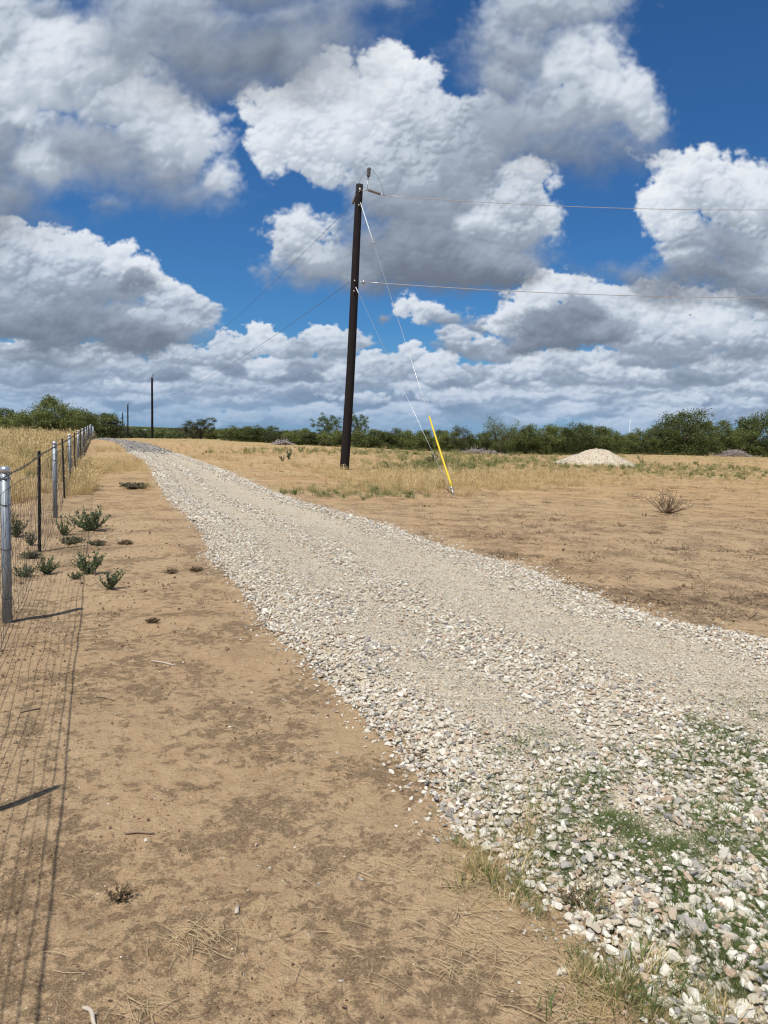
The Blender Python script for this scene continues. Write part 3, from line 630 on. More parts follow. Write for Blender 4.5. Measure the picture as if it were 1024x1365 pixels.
# grass growing up through the gravel in the lower right
def w_road(px, py, x, y):
    f = fbm(x*3.2, y*3.2, 551, 4)
    w = (ell(px, py, 950, 1045, 120, 36)*2.2+ell(px, py, 830, 1110, 170, 70)*.8+ell(px, py, 960, 1180, 130, 110)*.9+ell(px, py, 1000, 1060, 60, 50)+ell(px, py, 980, 1330, 120, 90)*.8+ell(px, py, 700, 1000, 120, 60)*.28+ell(px, py, 760, 1130, 90, 60)*.6+ell(px, py, 960, 980, 60, 20)*.5+ell(px, py, 1130, 1130, 210, 170))
    return np.clip((w-.09)*(.42+2.2*f+1.6*fbm(x*11, y*11, 553, 3)), 0, 1)
scatter('green_road_grass', greens, 80000, screen(560, 1500, 900, 1420), w_road, .026, .85, .35)
dryedge = [tuft('dry_edge_tuft', 200+i, M['straw'], 30, 1.0, .5, .7, .03) for i in range(3)]
# mixed green and straw clumps where the gravel meets the soil
def w_edge(px, py, x, y):
    return np.clip(ell(px, py, 655, 1150, 40, 36)*1.1+ell(px, py, 700, 1160, 50, 30)*.8+ell(px, py, 850, 1310, 70, 34)*1.3+ell(px, py, 900, 1345, 80, 30)*.9+ell(px, py, 760, 1235, 50, 24)*.4+ell(px, py, 730, 1080, 40, 24)*.5, 0, 1)
scatter('edge_green_grass', greens[:3]+[olive[1], olive[3]], 2800, screen(580, 1100, 1020, 1420), lambda *a: w_edge(*a)*.6, .042, 1.15, .35)
scatter('edge_dry_grass', dryedge, 2800, screen(560, 1100, 1020, 1420), lambda px, py, x, y: w_edge(px, py+6, x, y)*.55+.08*ell(px, py, 640, 1180, 60, 40), .046, .9, .4)
# straw lying on the soil in the foreground
def litter():
    mb = MB(); cl = [(690,1180,150,40,110),(540,1165,110,16,60),(640,1260,120,50,170),(740,1300,90,50,150),(780,1340,90,30,120),(265,1250,45,26,90),(455,1030,60,40,45),(520,1270,150,60,60),(1,1,0,0,0),(420,990,90,50,30),(300,940,300,90,40),(200,1345,40,14,40),(400,1180,300,150,50),(670,1130,60,30,70),(300,820,260,90,30)]
    for cx, cy, sx, sy, k in cl:
        for _ in range(int(k*.85)):
            px, py = RS.normal(cx, sx*.55), RS.normal(cy, sy*.55)
            if not (-20 < px < 1040 and 700 < py < 1420): continue
            x, y = hit(px, py)
            if road_t(x, y) > .03: continue
            a = RS.uniform(0, 6.28) if RS.rand() < .5 else RS.normal(-.5, .35); L = RS.uniform(.02, .11)*(1 if RS.rand() < .85 else 1.7); k_ = np.linspace(-.5, .5, 6); cv = RS.normal(0, .05)
            lx_ = k_*L; ly_ = cv*L*(k_**2)*4; X = x+lx_*math.cos(a)-ly_*math.sin(a); Yq = y+lx_*math.sin(a)+ly_*math.cos(a)
            z = ground_h(X, Yq)+.003+RS.rand()*.010*(1-4*k_**2)+abs(RS.normal(0, .004)); mb.tube(np.stack([X, Yq, z], -1), RS.uniform(.0004, .0011)*np.array([.6, 1, 1, 1, .9, .4]), 4, False)
    return mb
M['litter'] = blade_mat('bleached_straw', (.66,.53,.33), (.72,.60,.40), (.52,.39,.22), .2)
tag(litter().build('straw_litter', M['litter']), kind='stuff')
# small clods and crumbs of earth
M['clod'] = plain('earth_crumb', (.20,.135,.088), .95, 0, .3, 20, .1)
CM = [hull_stone('earth_crumb', 220+i, M['clod'], 10, .7) for i in range(4)]
x, y = screen(-60, 1060, 700, 1400)(15000); x, y, px, py = xyproj(x, y); k = off_road(x, y) & (RS.rand(len(x)) < np.clip(.35+1.6*fbm(x*1.5, y*1.5, 561, 3), .05, 1)); x, y = x[k], y[k]; s = .0065*np.exp(RS.normal(0, .5, len(x)))*np.clip(y/3, .8, 2.2)
instancer('earth_crumbs', np.stack([x, y, ground_h(x, y)+s*.2], -1), np.repeat(s[:, None], 3, 1), RS.normal(0, 1.5, (len(x), 3)), RS.randint(0, 4, len(x)), CM)
x, y = screen(-60, 1060, 640, 1400)(1500); x, y, px, py = xyproj(x, y); k = off_road(x, y); x, y = x[k], y[k]; s = .0065*np.exp(np.clip(RS.normal(0, .5, len(x)), -1, .7))*np.clip(y/4, .7, 3)
instancer('pale_pebbles', np.stack([x, y, ground_h(x, y)+s*.15], -1), np.repeat(s[:, None], 3, 1), RS.normal(0, .4, (len(x), 3)), RS.randint(0, 5, len(x)), SM[:5])

# ======================================================================= trees
M['bark'] = plain('grey_brown_bark', (.115,.088,.066), .95, 0, .3, 8, .1)
LM = {'dark': blade_mat('dark_mesquite_leaf', (.105,.130,.040), (.165,.190,.062), (.072,.092,.032), .22), 'mid': blade_mat('mid_green_leaf', (.145,.175,.052), (.215,.240,.085), (.105,.132,.045), .25),
      'light': blade_mat('pale_green_leaf', (.10,.150,.055), (.150,.205,.08), (.08,.125,.05), .3), 'dull': blade_mat('grey_green_leaf', (.070,.078,.040), (.105,.115,.060), (.060,.062,.036), .2)}
def crown_parts(seed, kind, nleaf=5200, leaf=.020):
    """unit tree (height 1): trunk arrays and crown arrays"""
    rs = np.random.RandomState(seed); tr = MB(); cr = MB(); C = []
    wide = {'bush': .62, 'tree': .55, 'sparse': .52, 'fan': .50, 'full': .56}[kind]; lo = {'full': .10, 'bush': .16, 'tree': .30, 'sparse': .22, 'fan': .2}[kind]
    nc = {'full': 92, 'bush': 64, 'tree': 70, 'sparse': 46, 'fan': 60}[kind]
    while len(C) < nc:
        p = rs.uniform(-1, 1, 3); r = (abs(p)**2.6).sum()**(1/2.6)
        if r > 1 or r < .45 and rs.rand() < .7: continue
        q = np.array([p[0]*wide, p[1]*wide, lo+(1-lo)*(p[2]*.5+.5)*.93])
        if kind == 'bush' and q[2] < .45: q[:2] *= 1.0
        if kind == 'fan': q[:2] *= .45+.75*q[2]
        if kind == 'tree' and q[2] < .45: q[:2] *= .85
        C.append(q*np.array([1, 1, 1+.09*math.sin(q[0]*7+q[1]*5+seed*2)]))
    C = np.array(C); stems = rs.randint(2, 4) if kind != 'bush' else 4
    forks = []
    for s_ in range(stems):
        a = s_*6.283/stems+rs.rand(); top = np.array([.16*math.cos(a)*rs.uniform(.5, 1.4), .16*math.sin(a)*rs.uniform(.5, 1.4), lo+.12+.1*rs.rand()])
        k = np.linspace(0, 1, 6)[:, None]; p = k*top+np.array([.02*math.cos(a), .02*math.sin(a), 0])+.02*rs.normal(size=(6, 3))*k; p[0, 2] = -.03
        tr.tube(p, np.linspace(.026, .013, 6), 6); forks.append(p[-1])
    forks = np.array(forks)
    for c in C[:34 if kind != 'sparse' else 46]:
        f = forks[np.argmin(np.linalg.norm(forks-c, axis=1))]; k = np.linspace(0, 1, 5)[:, None]
        p = f*(1-k)+c*k+np.array([0, 0, .05])*np.sin(k*3.14)+rs.normal(size=(5, 3))*.015*np.sin(k*3.14); tr.tube(p, np.linspace(.009, .0025, 5), 4)
    per = nleaf//nc; W = []
    for c in C:
        R_ = rs.uniform(.085, .155)*(.62 if kind in ('sparse', 'tree') else 1.0); g = rs.normal(size=(per, 3))*R_*np.array([1, 1, .72])*.62
        if kind == 'fan': d = c-np.array([0, 0, .1]); d /= np.linalg.norm(d); g += d*rs.uniform(-.09, .12, (per, 1))
        W.append(c+g)
    if kind in ('bush', 'full'): # skirt reaching the ground
        g = rs.normal(size=(nleaf//5, 3))*np.array([.30, .30, .10]); g[:, 2] = abs(g[:, 2])+.04; W.append(g)
    P = np.concatenate(W); P = P[P[:, 2] > .01]; m = len(P); L = leaf*rs.uniform(.6, 1.35, (m, 1))
    a = rs.normal(size=(m, 3)); a /= np.linalg.norm(a, axis=1)[:, None]; b = np.cross(a, rs.normal(size=(m, 3))); b /= np.linalg.norm(b, axis=1)[:, None]
    v = np.stack([P-a*L, P+b*L*.42, P+a*L, P-b*L*.42], 1).reshape(-1, 3); cr.add(v, None, np.arange(m*4).reshape(-1, 4)); return tr, cr
KINDS = {}
for k, (kind, leafm, seed, nl, ls) in {'b1': ('bush', 'dark', 1, 8000, .027), 'b2': ('bush', 'mid', 2, 8000, .027), 'b3': ('bush', 'dark', 3, 8000, .028), 'b4': ('bush', 'dull', 4, 4600, .022),
    't1': ('full', 'dark', 5, 12000, .021), 't2': ('full', 'mid', 6, 11000, .022), 't3': ('tree', 'light', 7, 5200, .021), 'sp': ('sparse', 'dull', 8, 7000, .019), 'f1': ('fan', 'mid', 9, 5000, .018), 't4': ('full', 'dark', 10, 11500, .021)}.items():
    tr, cr = crown_parts(seed, kind, nl, ls); KINDS[k] = (tr.mesh('trunk', M['bark'], True), cr.mesh('crown', LM[leafm]))
def tree(px, top, Y, width, k, label, rz=None, name='tree', group=None, cat='tree'):
    p = at(px, top+25, Y); x = p[0]; zb = Z(x, Y)-.05; zt = at(px, top, Y)[2]; h = (zt-zb)*1.0; w = width/F*Y
    o = empty(name, (x, Y, zb), RS.uniform(0, 6.28) if rz is None else rz); tag(o, label, cat, group)
    s = w/1.18*(1.3 if k[0] == 'b' else 1.12); o.scale = (s, s, h/1.0)
    link('trunk', KINDS[k][0], o); link('crown', KINDS[k][1], o); return o
lineP = np.array([(300,76),(352,71),(400,65),(450,64),(500,63.5),(560,62.5),(620,62.5),(668,61),(720,64),(790,72),(880,85),(960,90),(1060,94),(1300,100),(1800,105)])
TREES = [
 (2,544,68.9,50,'t1','dark bushy mesquite cut by the left edge of the picture'), (34,547,67.2,40,'b2','low mid-green bushy tree between the leftmost tree and the tall round one'),
 (54,550,72.2,30,'b1','small dark tree tucked against the left side of the tall round tree'), (78,531,70.6,58,'t2','tallest round-topped tree of the left clump behind the golden grass'),
 (104,543,75.6,44,'t4','dark full tree just right of the tall round tree on the left'), (127,549,81.5,44,'b3','broad dark bush above the far end of the wire fence'), (143,560,90.7,26,'b4','thin straggly tree ending the left clump beside the far poles'),
 (267,556,92.0,42,'sp','lone open-branched grey-green tree standing by itself left of the big pole'), (252,567,99.5,26,'b4','low grey-green bush at the left foot of the lone open-branched tree'), (288,571,97.0,24,'b1','low dark bush at the right foot of the lone open-branched tree'),
 (318,568,75.8,34,'b1','leftmost dark round bush of the long treeline on the right'), (333,569,72.8,28,'b3','dark bush second from the left end of the long treeline'), (352,568,72.5,36,'b1','wide dark bush third from the left end of the long treeline'), (376,574,69.5,22,'b3','low bush in the dip left of the pointed bush before the big pole'),
 (398,571,66.8,30,'b2','rounded green bush halfway between the treeline\'s left end and the big pole'), (418,575,66.1,26,'b3','low bush in front of the tall pale tree left of the big pole'),
 (436,553,83.8,36,'t3','tall pale-green tree with gaps showing just left of the big pole'), (476,552,83.2,30,'t3','tall pale-green tree peeping out just right of the big pole'),
 (446,573,65.6,32,'b2','green bush directly left of the big pole foot in the treeline'), (486,572,65.1,30,'b2','bright green bush directly right of the big pole'), (508,573,64.9,28,'b3','dark bush second to the right of the big pole'),
 (530,572,64.5,28,'b1','dark bush midway between the big pole and the yellow guy guard'), (553,574,62.6,26,'b2','green bush just left of the yellow guy guard top'), (576,572,64.0,28,'b3','dark bush right behind the yellow guy guard'),
 (597,574,62.5,24,'b2','low green bush just right of the yellow guy guard'), (613,568,62.5,32,'b4','twiggy grey-brown bush poking up right of the yellow guy guard'), (640,575,63.4,28,'b2','low green bush left of the feathery fan-shaped tree'),
 (669,559,61.1,50,'f1','feathery fan-shaped tree rising above the treeline between guard and gravel heap'), (700,569,64.3,34,'b1','dark bush touching the right side of the feathery fan-shaped tree'), (720,566,65.5,40,'b2','broad feathery green bush second right of the fan-shaped tree'),
 (745,568,66.9,32,'b3','dark bush behind the left end of the gravel heap'), (768,565,71.0,34,'b1','dark bush behind the left shoulder of the gravel heap'), (790,566,73.5,32,'b3','dark full bush behind the crest of the gravel heap'),
 (811,570,75.0,28,'b2','green bush behind the right shoulder of the gravel heap'), (830,577,79.3,28,'b2','lowest green bush below the distant white pole'), (855,572,81.4,28,'b1','dark bush just right of the distant white pole'),
 (880,562,86.5,42,'t4','dark tree forming the left flank of the big tree on the right'), (915,546,87.2,66,'t1','biggest dark mesquite tree with a high crown on the right'), (944,559,90.5,40,'b3','dark bush on the right flank of the big right-hand tree'),
 (968,570,91.8,34,'b1','low dark bush behind the grey brush heap'), (990,570,92.7,34,'b3','low dark bush right of the grey brush heap'), (1022,545,94.0,62,'t4','tall dark tree cut by the right edge of the picture')]
for px, top, Y, w, k, label in TREES: tree(px, top, Y, w, k, label, name='mesquite_tree' if k[0] != 'b' else 'mesquite_bush', cat='tree' if k[0] != 'b' else 'bush', group='trees and bushes in the far left clump' if px < 160 else 'trees and bushes beyond the field')
# low thicket filling the foot of the treeline, and the woods beyond that run to the horizon
SMALL = []
for i, lm in enumerate(('dark', 'mid', 'dark', 'dull')):
    tr, cr = crown_parts(30+i, 'bush', 900, .060); SMALL.append(cr.mesh('thicket_crown', LM[lm]))
def thicket():
    P = []; S = []
    for _ in range(620):
        px = RS.uniform(296, 1750); Y = np.interp(px, lineP[:, 0], lineP[:, 1])+RS.uniform(0, 16); x = at(px, 590, Y)[0]; hgt = RS.uniform(.40, .68)*24/F*Y*(1+.45*sstep(640, 760, px)); P.append((x, Y, Z(x, Y)-.1)); S.append((hgt*1.1, hgt*1.1, hgt))
    for _ in range(150):
        px = RS.uniform(-330, 150); Y = 80+RS.uniform(0, 14); x = at(px, 590, Y)[0]; hgt = RS.uniform(1.6, 2.7); P.append((x, Y, Z(x, Y)-.1)); S.append((hgt*1.1, hgt*1.1, hgt))
    for _ in range(60):
        px = RS.uniform(225, 330); Y = 105+RS.uniform(0, 20); x = at(px, 590, Y)[0]; hgt = RS.uniform(1.0, 1.7); P.append((x, Y, Z(x, Y)-.1)); S.append((hgt*1.6, hgt*1.3, hgt))
    n = len(P); instancer('thicket', P, np.array(S), np.stack([np.zeros(n), np.zeros(n), RS.uniform(0, 6.28, n)], -1), RS.randint(0, 4, n), SMALL)
    n = 8200; r = 250*np.exp(RS.rand(n)*math.log(9)); a = R(1)*RS.uniform(-80, 80, n); x = r*np.sin(a); y = r*np.cos(a); h = RS.uniform(2.4, 4.6, n)*(1+.12*fbm(x*.006, y*.006, 571, 2)); w = h*RS.uniform(1.0, 1.9, n)*(1+r/1500)
    instancer('distant_woods', np.stack([x, y, base_h(x, y)-.4], -1), np.stack([w, w, h], -1), np.stack([np.zeros(n), np.zeros(n), RS.uniform(0, 6.28, n)], -1), RS.randint(0, 4, n), SMALL)
thicket()

# ======================================================================= gravel heap
def heap():
    c = at(796, 619, 45); c[2] = Z(c[0], 45); nx, ny = 150, 90; W_, D_ = 4.8, 4.0
    u, v = np.meshgrid(np.linspace(-1, 1, nx), np.linspace(-1, 1, ny)); x = u*W_/2*1.08; y = v*D_/2*1.1
    prof = np.interp(u, [-1, -.93, -.62, -.50, -.22, -.05, .15, .24, .5, .8, .93, 1], [0, .05, .52, .60, .93, 1.0, .97, .93, .55, .17, .06, 0])
    h = prof*np.clip(1.0-np.abs(v)**1.35*1.06, 0, 1)**.95*.98
    h = h+(.05*fbm(x*1.5, y*1.5, 601, 4)+.035*fbm(x*7, y*7, 605, 3))*np.clip(h*5, 0, 1)-.04*(h < .01)
    X = x+c[0]; Yy = y+c[1]; z = ground_h(X, Yy)+h-.01; mb = MB(); i = np.arange(ny-1)[:, None]*nx; j = np.arange(nx-1)[None, :]
    mb.add(np.stack([x, y, z-c[2]], -1).reshape(-1, 3), None, np.stack([i+j, i+j+1, i+nx+j+1, i+nx+j], -1).reshape(-1, 4))
    e = empty('gravel_heap', c); tag(e, 'pale heap of crushed limestone gravel in front of the treeline', 'gravel pile'); mb.build('heap_surface', M['heap'], e, smooth=True)
    n = 3800; k = RS.randint(0, h.size, n); s = .052*np.exp(RS.normal(0, .3, n)); p = np.stack([x.ravel()[k]+RS.normal(0, .02, n), y.ravel()[k]+RS.normal(0, .02, n), (z.ravel()[k]-c[2])+s*.1], -1)
    ok = h.ravel()[k] > .005; instancer('heap_stones', p[ok], np.repeat(s[ok][:, None], 3, 1), RS.normal(0, 1, (ok.sum(), 3)), RS.randint(0, 10, ok.sum()), SM, e)
M['heap'] = gravel_mat('heap_gravel', .16); heap()

# ======================================================================= utility poles and wires
M['pole'] = plain('creosoted_pole', (.015,.011,.011), .85, 0, .45, 3.0, .25); M['hard'] = plain('galvanised_hardware', (.42,.43,.44), .45, .7, .15, 20); M['grey_poly'] = plain('grey_polymer', (.17,.165,.17), .5)
M['wire'] = plain('aluminium_wire', (.52,.52,.52), .38, .6, .05, 5, .5); M['fibre'] = plain('white_fibreglass', (.62,.66,.68), .4, 0, .05); M['yellow'] = plain('yellow_plastic', (.72,.50,.02), .42, 0, .08, 3, .4)
M['dark_wire'] = plain('weathered_wire', (.10,.11,.125), .6, .2, .1)
def finned(mb, a, b, r, fins, core=.4):
    a, b = np.array(a, float), np.array(b, float); k = np.linspace(0, 1, fins*4+1); rr = np.where(np.arange(len(k)) % 4 == 2, r, r*core); mb.tube(a+(b-a)*k[:, None], rr, 10)
P1 = np.array([*hit(459, 626), 0.0]); P1[2] = Z(P1[0], P1[1]); T1 = at(480.5, 246, P1[1]+.1)
def build_pole(base, top, r0, r1, label, full):
    ax = (np.array(top)-np.array(base)); L = np.linalg.norm(ax); e = empty('utility_pole', base); tag(e, label, 'utility pole', 'utility poles along the line')
    k = np.linspace(-.03, 1, 22)[:, None]; p = ax*k; p[:, 0] += .03*np.sin(k[:, 0]*5); mb = MB(); mb.tube(p, r0+(r1-r0)*np.clip(k[:, 0], 0, 1), 18); mb.build('pole_shaft', M['pole'], e, smooth=True)
    t = ax; rt = r1
    hw = MB()
    if full:
        brk = t+np.array([rt+.03, -.05, -.22]); hw = MB(); hw.tube([t+np.array([rt*.2, -rt*.6, -.25]), brk+np.array([.10, -.08, 0])], .022, 8); hw.tube([brk+np.array([.10, -.08, -.04]), brk+np.array([.12, -.08, .36])], .013, 8)
        hw.box(t+np.array([0, -rt-.005, -.22]), (.07, .03, .1)); hw.tube([t+np.array([-.02, -rt-.03, -.30]), t+np.array([-.02, rt, -.30])], .012, 6); hw.build('mounting_bracket', M['hard'], e)
        ins = MB(); c = brk+np.array([.12, -.08, .36]); ins.tube([c, c+np.array([.005, 0, .12])], [.012, .035], 8); finned(ins, c+np.array([.01, 0, .12]), c+np.array([.03, 0, .42]), .085, 5, .7); ins.build('pin_insulator', M['grey_poly'], e, smooth=True)
        cap = MB(); cap.tube([c+np.array([.03, 0, .42]), c+np.array([.035, 0, .50])], [.03, .02], 8); cap.build('insulator_cap', M['hard'], e)
        d1 = MB(); a = brk+np.array([.14, -.08, 0.0]); b = a+np.array([.46, 0, -.13]); finned(d1, a, b, .062, 8, .75); d1.build('strain_insulator', M['grey_poly'], e, smooth=True)
        h2 = MB(); h2.tube([b, b+np.array([.16, 0, -.045])], [.03, .018], 8); h2.build('wire_clamp', M['hard'], e)
        d2 = MB(); a2 = t+np.array([-rt-.02, .03, -.42]); b2 = a2+np.array([-.12, .30, -.17]); finned(d2, a2, b2, .06, 6, .75); d2.build('strain_insulator', M['grey_poly'], e, smooth=True)
        jw = MB(); k = np.linspace(0, 1, 14)[:, None]; s0 = b+np.array([.13, 0, -.03]); s1 = c+np.array([.03, 0, .47]); s2 = b2
        jw.tube(s0*(1-k)+s1*k+np.array([.10, 0, .04])*np.sin(k*3.14), .006, 5); jw.tube(s1*(1-k)+s2*k+np.array([-.10, 0, .05])*np.sin(k*3.14), .006, 5); jw.build('jumper_wire', M['dark_wire'], e)
        eb = MB(); q = ax*.668; eb.tube([q+np.array([r0*.8, -.05, 0]), q+np.array([r0+.16, -.05, -.02])], .018, 8); eb.tube([q+np.array([r0+.15, -.05, .05]), q+np.array([r0+.16, -.05, -.09])], .045, 8); eb.build('neutral_bracket', M['hard'], e)
        for f in (.925, .632, .668):
            g = MB(); q = ax*f; g.tube([q+np.array([0, -r0-.03, 0]), q+np.array([0, -r0+.03, 0])], .028, 8); g.build('through_bolt', M['hard'], e)
        return e, np.array(base)+b+np.array([.16, 0, -.045]), np.array(base)+b2
    ins = MB(); finned(ins, t+np.array([.12, 0, .12]), t+np.array([.12, 0, .55]), .10, 4, .7); ins.build('pin_insulator', M['grey_poly'], e, smooth=True)
    hw.tube([t+np.array([.05, 0, -.25]), t+np.array([.12, 0, .12])], .025, 6); hw.build('mounting_bracket', M['hard'], e)
    return e, np.array(base)+t+np.array([.12, 0, .55]), np.array(base)+t*.668
pole1, W1, W1b = build_pole(P1, T1, .185, .135, 'tall dark leaning wooden utility pole nearest the camera beside the track', True)
ends = []
for px, top, Y, lab in ((203, 503, 118, 'second dark utility pole along the line, tallest of the three far poles'), (170.6, 539, 228, 'third dark utility pole, thin and middle-sized, far down the line'), (163.5, 550, 318, 'smallest and farthest dark utility pole at the left end of the line')):
    b = at(px-.4, 585, Y); b[2] = Z(b[0], Y); tp = at(px, top, Y); ends.append(build_pole(b, tp, .20+.03*(Y > 150), .15+.04*(Y > 150), lab, False))
def wire(name, a, b, sag, r, mat, label, cat='wire', n=60, ra=None):
    k = np.linspace(0, 1, n)[:, None]; p = a*(1-k)+b*k; p[:, 2] -= sag*4*k[:, 0]*(1-k[:, 0]); mb = MB(); mb.tube(p, r if ra is None else np.linspace(ra, r, n), 6); o = mb.build(name, mat); return tag(o, label, cat, 'overhead wires')
# span to the next pole of the far line (wire thickness grows a little with distance only because the strand is twisted with ties)
wire('power_wire', W1b, ends[0][1], 1.3, .008, M['dark_wire'], 'upper dark wire from the near pole top back to the second pole')
q668 = P1+(T1-P1)*.668
wire('neutral_wire', q668+np.array([-.18, .05, 0]), ends[0][2], 1.1, .008, M['dark_wire'], 'lower dark wire from the middle of the near pole back to the second pole')
for i in (0, 1):
    wire('power_wire', ends[i][1], ends[i+1][1], 1.2, .009, M['dark_wire'], ('upper wire between the second and third far poles', 'upper wire between the third and farthest poles')[i])
    wire('neutral_wire', ends[i][2], ends[i+1][2], 1.0, .009, M['dark_wire'], ('lower wire between the second and third far poles', 'lower wire between the third and farthest poles')[i])
RE1 = at(1700, 236, 30); RE2 = at(1700, 365, 30)
wire('power_wire', W1, RE1, .85, .011, M['wire'], 'upper bright wire running right from the near pole top')
wire('neutral_wire', q668+np.array([.34, -.05, 0]), RE2, .75, .013, M['wire'], 'lower bright wire running right from the middle of the near pole')
# guys down to the anchor
AN = np.array([*hit(605, 660), 0.0]); AN[2] = Z(AN[0], AN[1])
g1 = at(481, 271, P1[1]-.1); g2 = at(474.5, 383, P1[1]-.1); foot = at(602.5, 649, AN[1]+.12)
e = empty('guy_wire', AN); tag(e, 'upper guy wire with white insulating rod and yellow guard at its foot', 'guy wire', 'guy wires of the near pole')
def loc(p): return np.array(p)-AN
mb = MB(); d = foot-g1; L = np.linalg.norm(d); d /= L; rod = g1+d*2.6
mb.tube([loc(rod), loc(foot)], .0078, 6); mb.build('strand', M['wire'], e)
mb = MB(); mb.tube([loc(g1), loc(rod)], .018, 8); mb.build('insulating_rod', M['fibre'], e, smooth=True)
mb = MB(); mb.tube([loc(rod-d*.03), loc(rod+d*.14)], .028, 8); mb.build('wire_grip', M['hard'], e); mb = MB(); mb.tube([loc(g1-d*.04), loc(g1+d*.12)], .028, 8); mb.build('wire_grip', M['hard'], e)
gt = foot-d*2.6; mb = MB(); k = np.linspace(0, 1, 12)[:, None]; gp = foot*(1-k)+gt*k+np.array([0, 0, -.02])*np.sin(k*3.14); mb.tube(loc(gp), np.linspace(.028, .024, 12), 10); mb.build('yellow_guard', M['yellow'], e, smooth=True)
mb = MB(); mb.tube([loc(AN)-np.array([0, 0, .1]), loc(foot)], .017, 8); mb.tube([loc(foot)+np.array([-.03, 0, 0]), loc(foot)+np.array([.03, 0, -.08])], .035, 8); mb.build('anchor_rod', M['hard'], e)
e = empty('guy_wire', AN); tag(e, 'lower thin guy wire meeting the ground at the foot of the yellow guard', 'guy wire', 'guy wires of the near pole')
f2 = foot+np.array([-.03, .04, -.10]); d2 = (f2-g2)/np.linalg.norm(f2-g2); mb = MB(); mb.tube([loc(g2+d2*.5), loc(f2)], .0055, 6); mb.build('strand', M['wire'], e)
mb = MB(); mb.tube([loc(g2), loc(g2+d2*.5)], .017, 8); mb.build('wire_grip', M['fibre'], e)

# ======================================================================= the wire fence
M['post'] = plain('galvanised_steel', (.25,.285,.315), .5, .35, .25, 9, .5); M['tpost'] = plain('dark_painted_steel', (.011,.010,.010), .85, 0, .3, 9, .3); M['cap'] = plain('bright_zinc_cap', (.55,.57,.60), .35, .8, .1)
M['mesh'] = plain('fence_wire', (.075,.07,.068), .6, .4, .15, 9)
fence = empty('wire_fence', (FP[0], FP[1], Z(*FP))); tag(fence, 'long field fence of steel posts and woven wire running along the left side', 'fence'); FO = np.array(fence.location)
def fpos(y): x = fence_x(y); return np.array([x, y, Z(x, y)])
fa = math.atan2(1, FDIR); step_y = hit(71, 690)[1]-FP[1]
post_y = [FP[1]+step_y*i for i in range(-2, 15)]; tp_y = [y+step_y/2 for y in post_y[:-1]]
pm = MB(); pm.tube([(0, 0, -.15), (0, 0, 1.165)], .034, 20); PM = pm.mesh('steel_post', M['post'], True)
cm = MB(); cm.tube([(0, 0, 1.155), (0, 0, 1.182), (0, 0, 1.197), (0, 0, 1.204)], [.037, .037, .028, .009], 20); CP = cm.mesh('post_cap', M['cap'], True)
tm = MB()
for r, z in ((.0022, .0),):
    for zz in (.2, .58, .92, 1.12):
        k = np.linspace(0, 6.283, 18); tm.tube(np.stack([.036*np.cos(k), .036*np.sin(k), zz+.010*np.sin(k*1.0)], -1), .0026, 5)
        tm.tube([(.03, -.035, zz), (.045, -.02, zz-.05), (.02, -.045, zz-.08)], .0024, 4)
TI = tm.mesh('tie_wire', M['mesh'])
tb = MB(); tb.box((0, 0, .50), (.034, .006, 1.36)); tb.box((0, .016, .50), (.006, .030, 1.36))
for z in np.arange(.10, 1.16, .055): tb.box((0, -.006, z), (.012, .010, .016))
TB = tb.mesh('t_post', M['tpost'])
for i, y in enumerate(post_y):
    p = fpos(y)-FO; o = link('steel_post', PM, fence, p); o.rotation_euler = (RS.normal(0, .008), RS.normal(0, .008), RS.uniform(0, 6))
    if i in (2, 3): o.rotation_euler = (.0, .003, .6)
    link('post_cap', CP, o); ti = link('tie_wire', TI, o); ti.rotation_euler.z = -o.rotation_euler.z+.6; ti['kind'] = 'stuff'
for y in tp_y:
    p = fpos(y)-FO; o = link('t_post', TB, fence, p); o.rotation_euler = (RS.normal(0, .012), RS.normal(0, .012), fa-math.pi/2+math.pi)
def fence_mesh():
    mb = MB(); tw = MB(); ys = np.arange(post_y[0], post_y[-1], .145); x = fence_x(ys); g = H0(x, ys); side = .040
    nx, ny = math.sin(fa), -math.cos(fa)
    hs_ = np.array([.03, .12, .21, .30, .40, .50, .61, .72, .83, .94, 1.04])
    wob = [fbm(ys*.9+k*7, ys*0+k*3.1, 701, 3)*.034 for k in range(len(hs_))]; zb = [fbm(ys*1.3+k*5, ys*0+k*2.3, 711, 3)*.012 for k in range(len(hs_))]
    # a gentle rise and fall of the whole sheet between the posts
    bel = .025*fbm(ys*.35, ys*0, 721, 2); gs = np.convolve(np.pad(g, 8, mode='edge'), np.ones(17)/17, 'valid')
    P = np.stack([np.stack([x+nx*(side+wob[k]+bel), ys+ny*(side+wob[k]+bel), gs+h+zb[k]], -1) for k, h in enumerate(hs_)])-FO
    for k in range(len(hs_)): mb.tube(P[k], .0026 if k in (0, len(hs_)-1) else .0016, 4, False)
    for j in range(len(ys)):
        if ys[j] < 48: mb.tube(P[:, j]+RS.normal(0, .003, (len(hs_), 3)), .0015, 4, False)
    # barbed strand along the top
    b = np.stack([x+nx*side, ys+ny*side, gs+1.145-.012*np.abs(np.sin((ys-post_y[0])/step_y*2*math.pi))], -1)-FO
    k = np.arange(len(ys)); tw.tube(b, .0042, 5, False)
    fine_ = np.linspace(0, len(ys)-1, len(ys)*2)
    for q in fine_[fine_ < 420]:
        i0 = int(q); f = q-i0; c = b[i0]*(1-f)+b[min(i0+1, len(b)-1)]*f
        for s_ in (1, -1): a = RS.uniform(0, 6.28); dv = np.array([math.cos(a)*nx, math.cos(a)*ny, math.sin(a)])*.016; tw.tube([c-dv, c+dv], .0014, 3, False)
    o = mb.build('woven_wire', M['mesh'], fence); o['kind'] = 'stuff'; o = tw.build('barbed_wire', M['mesh'], fence)
fence_mesh()

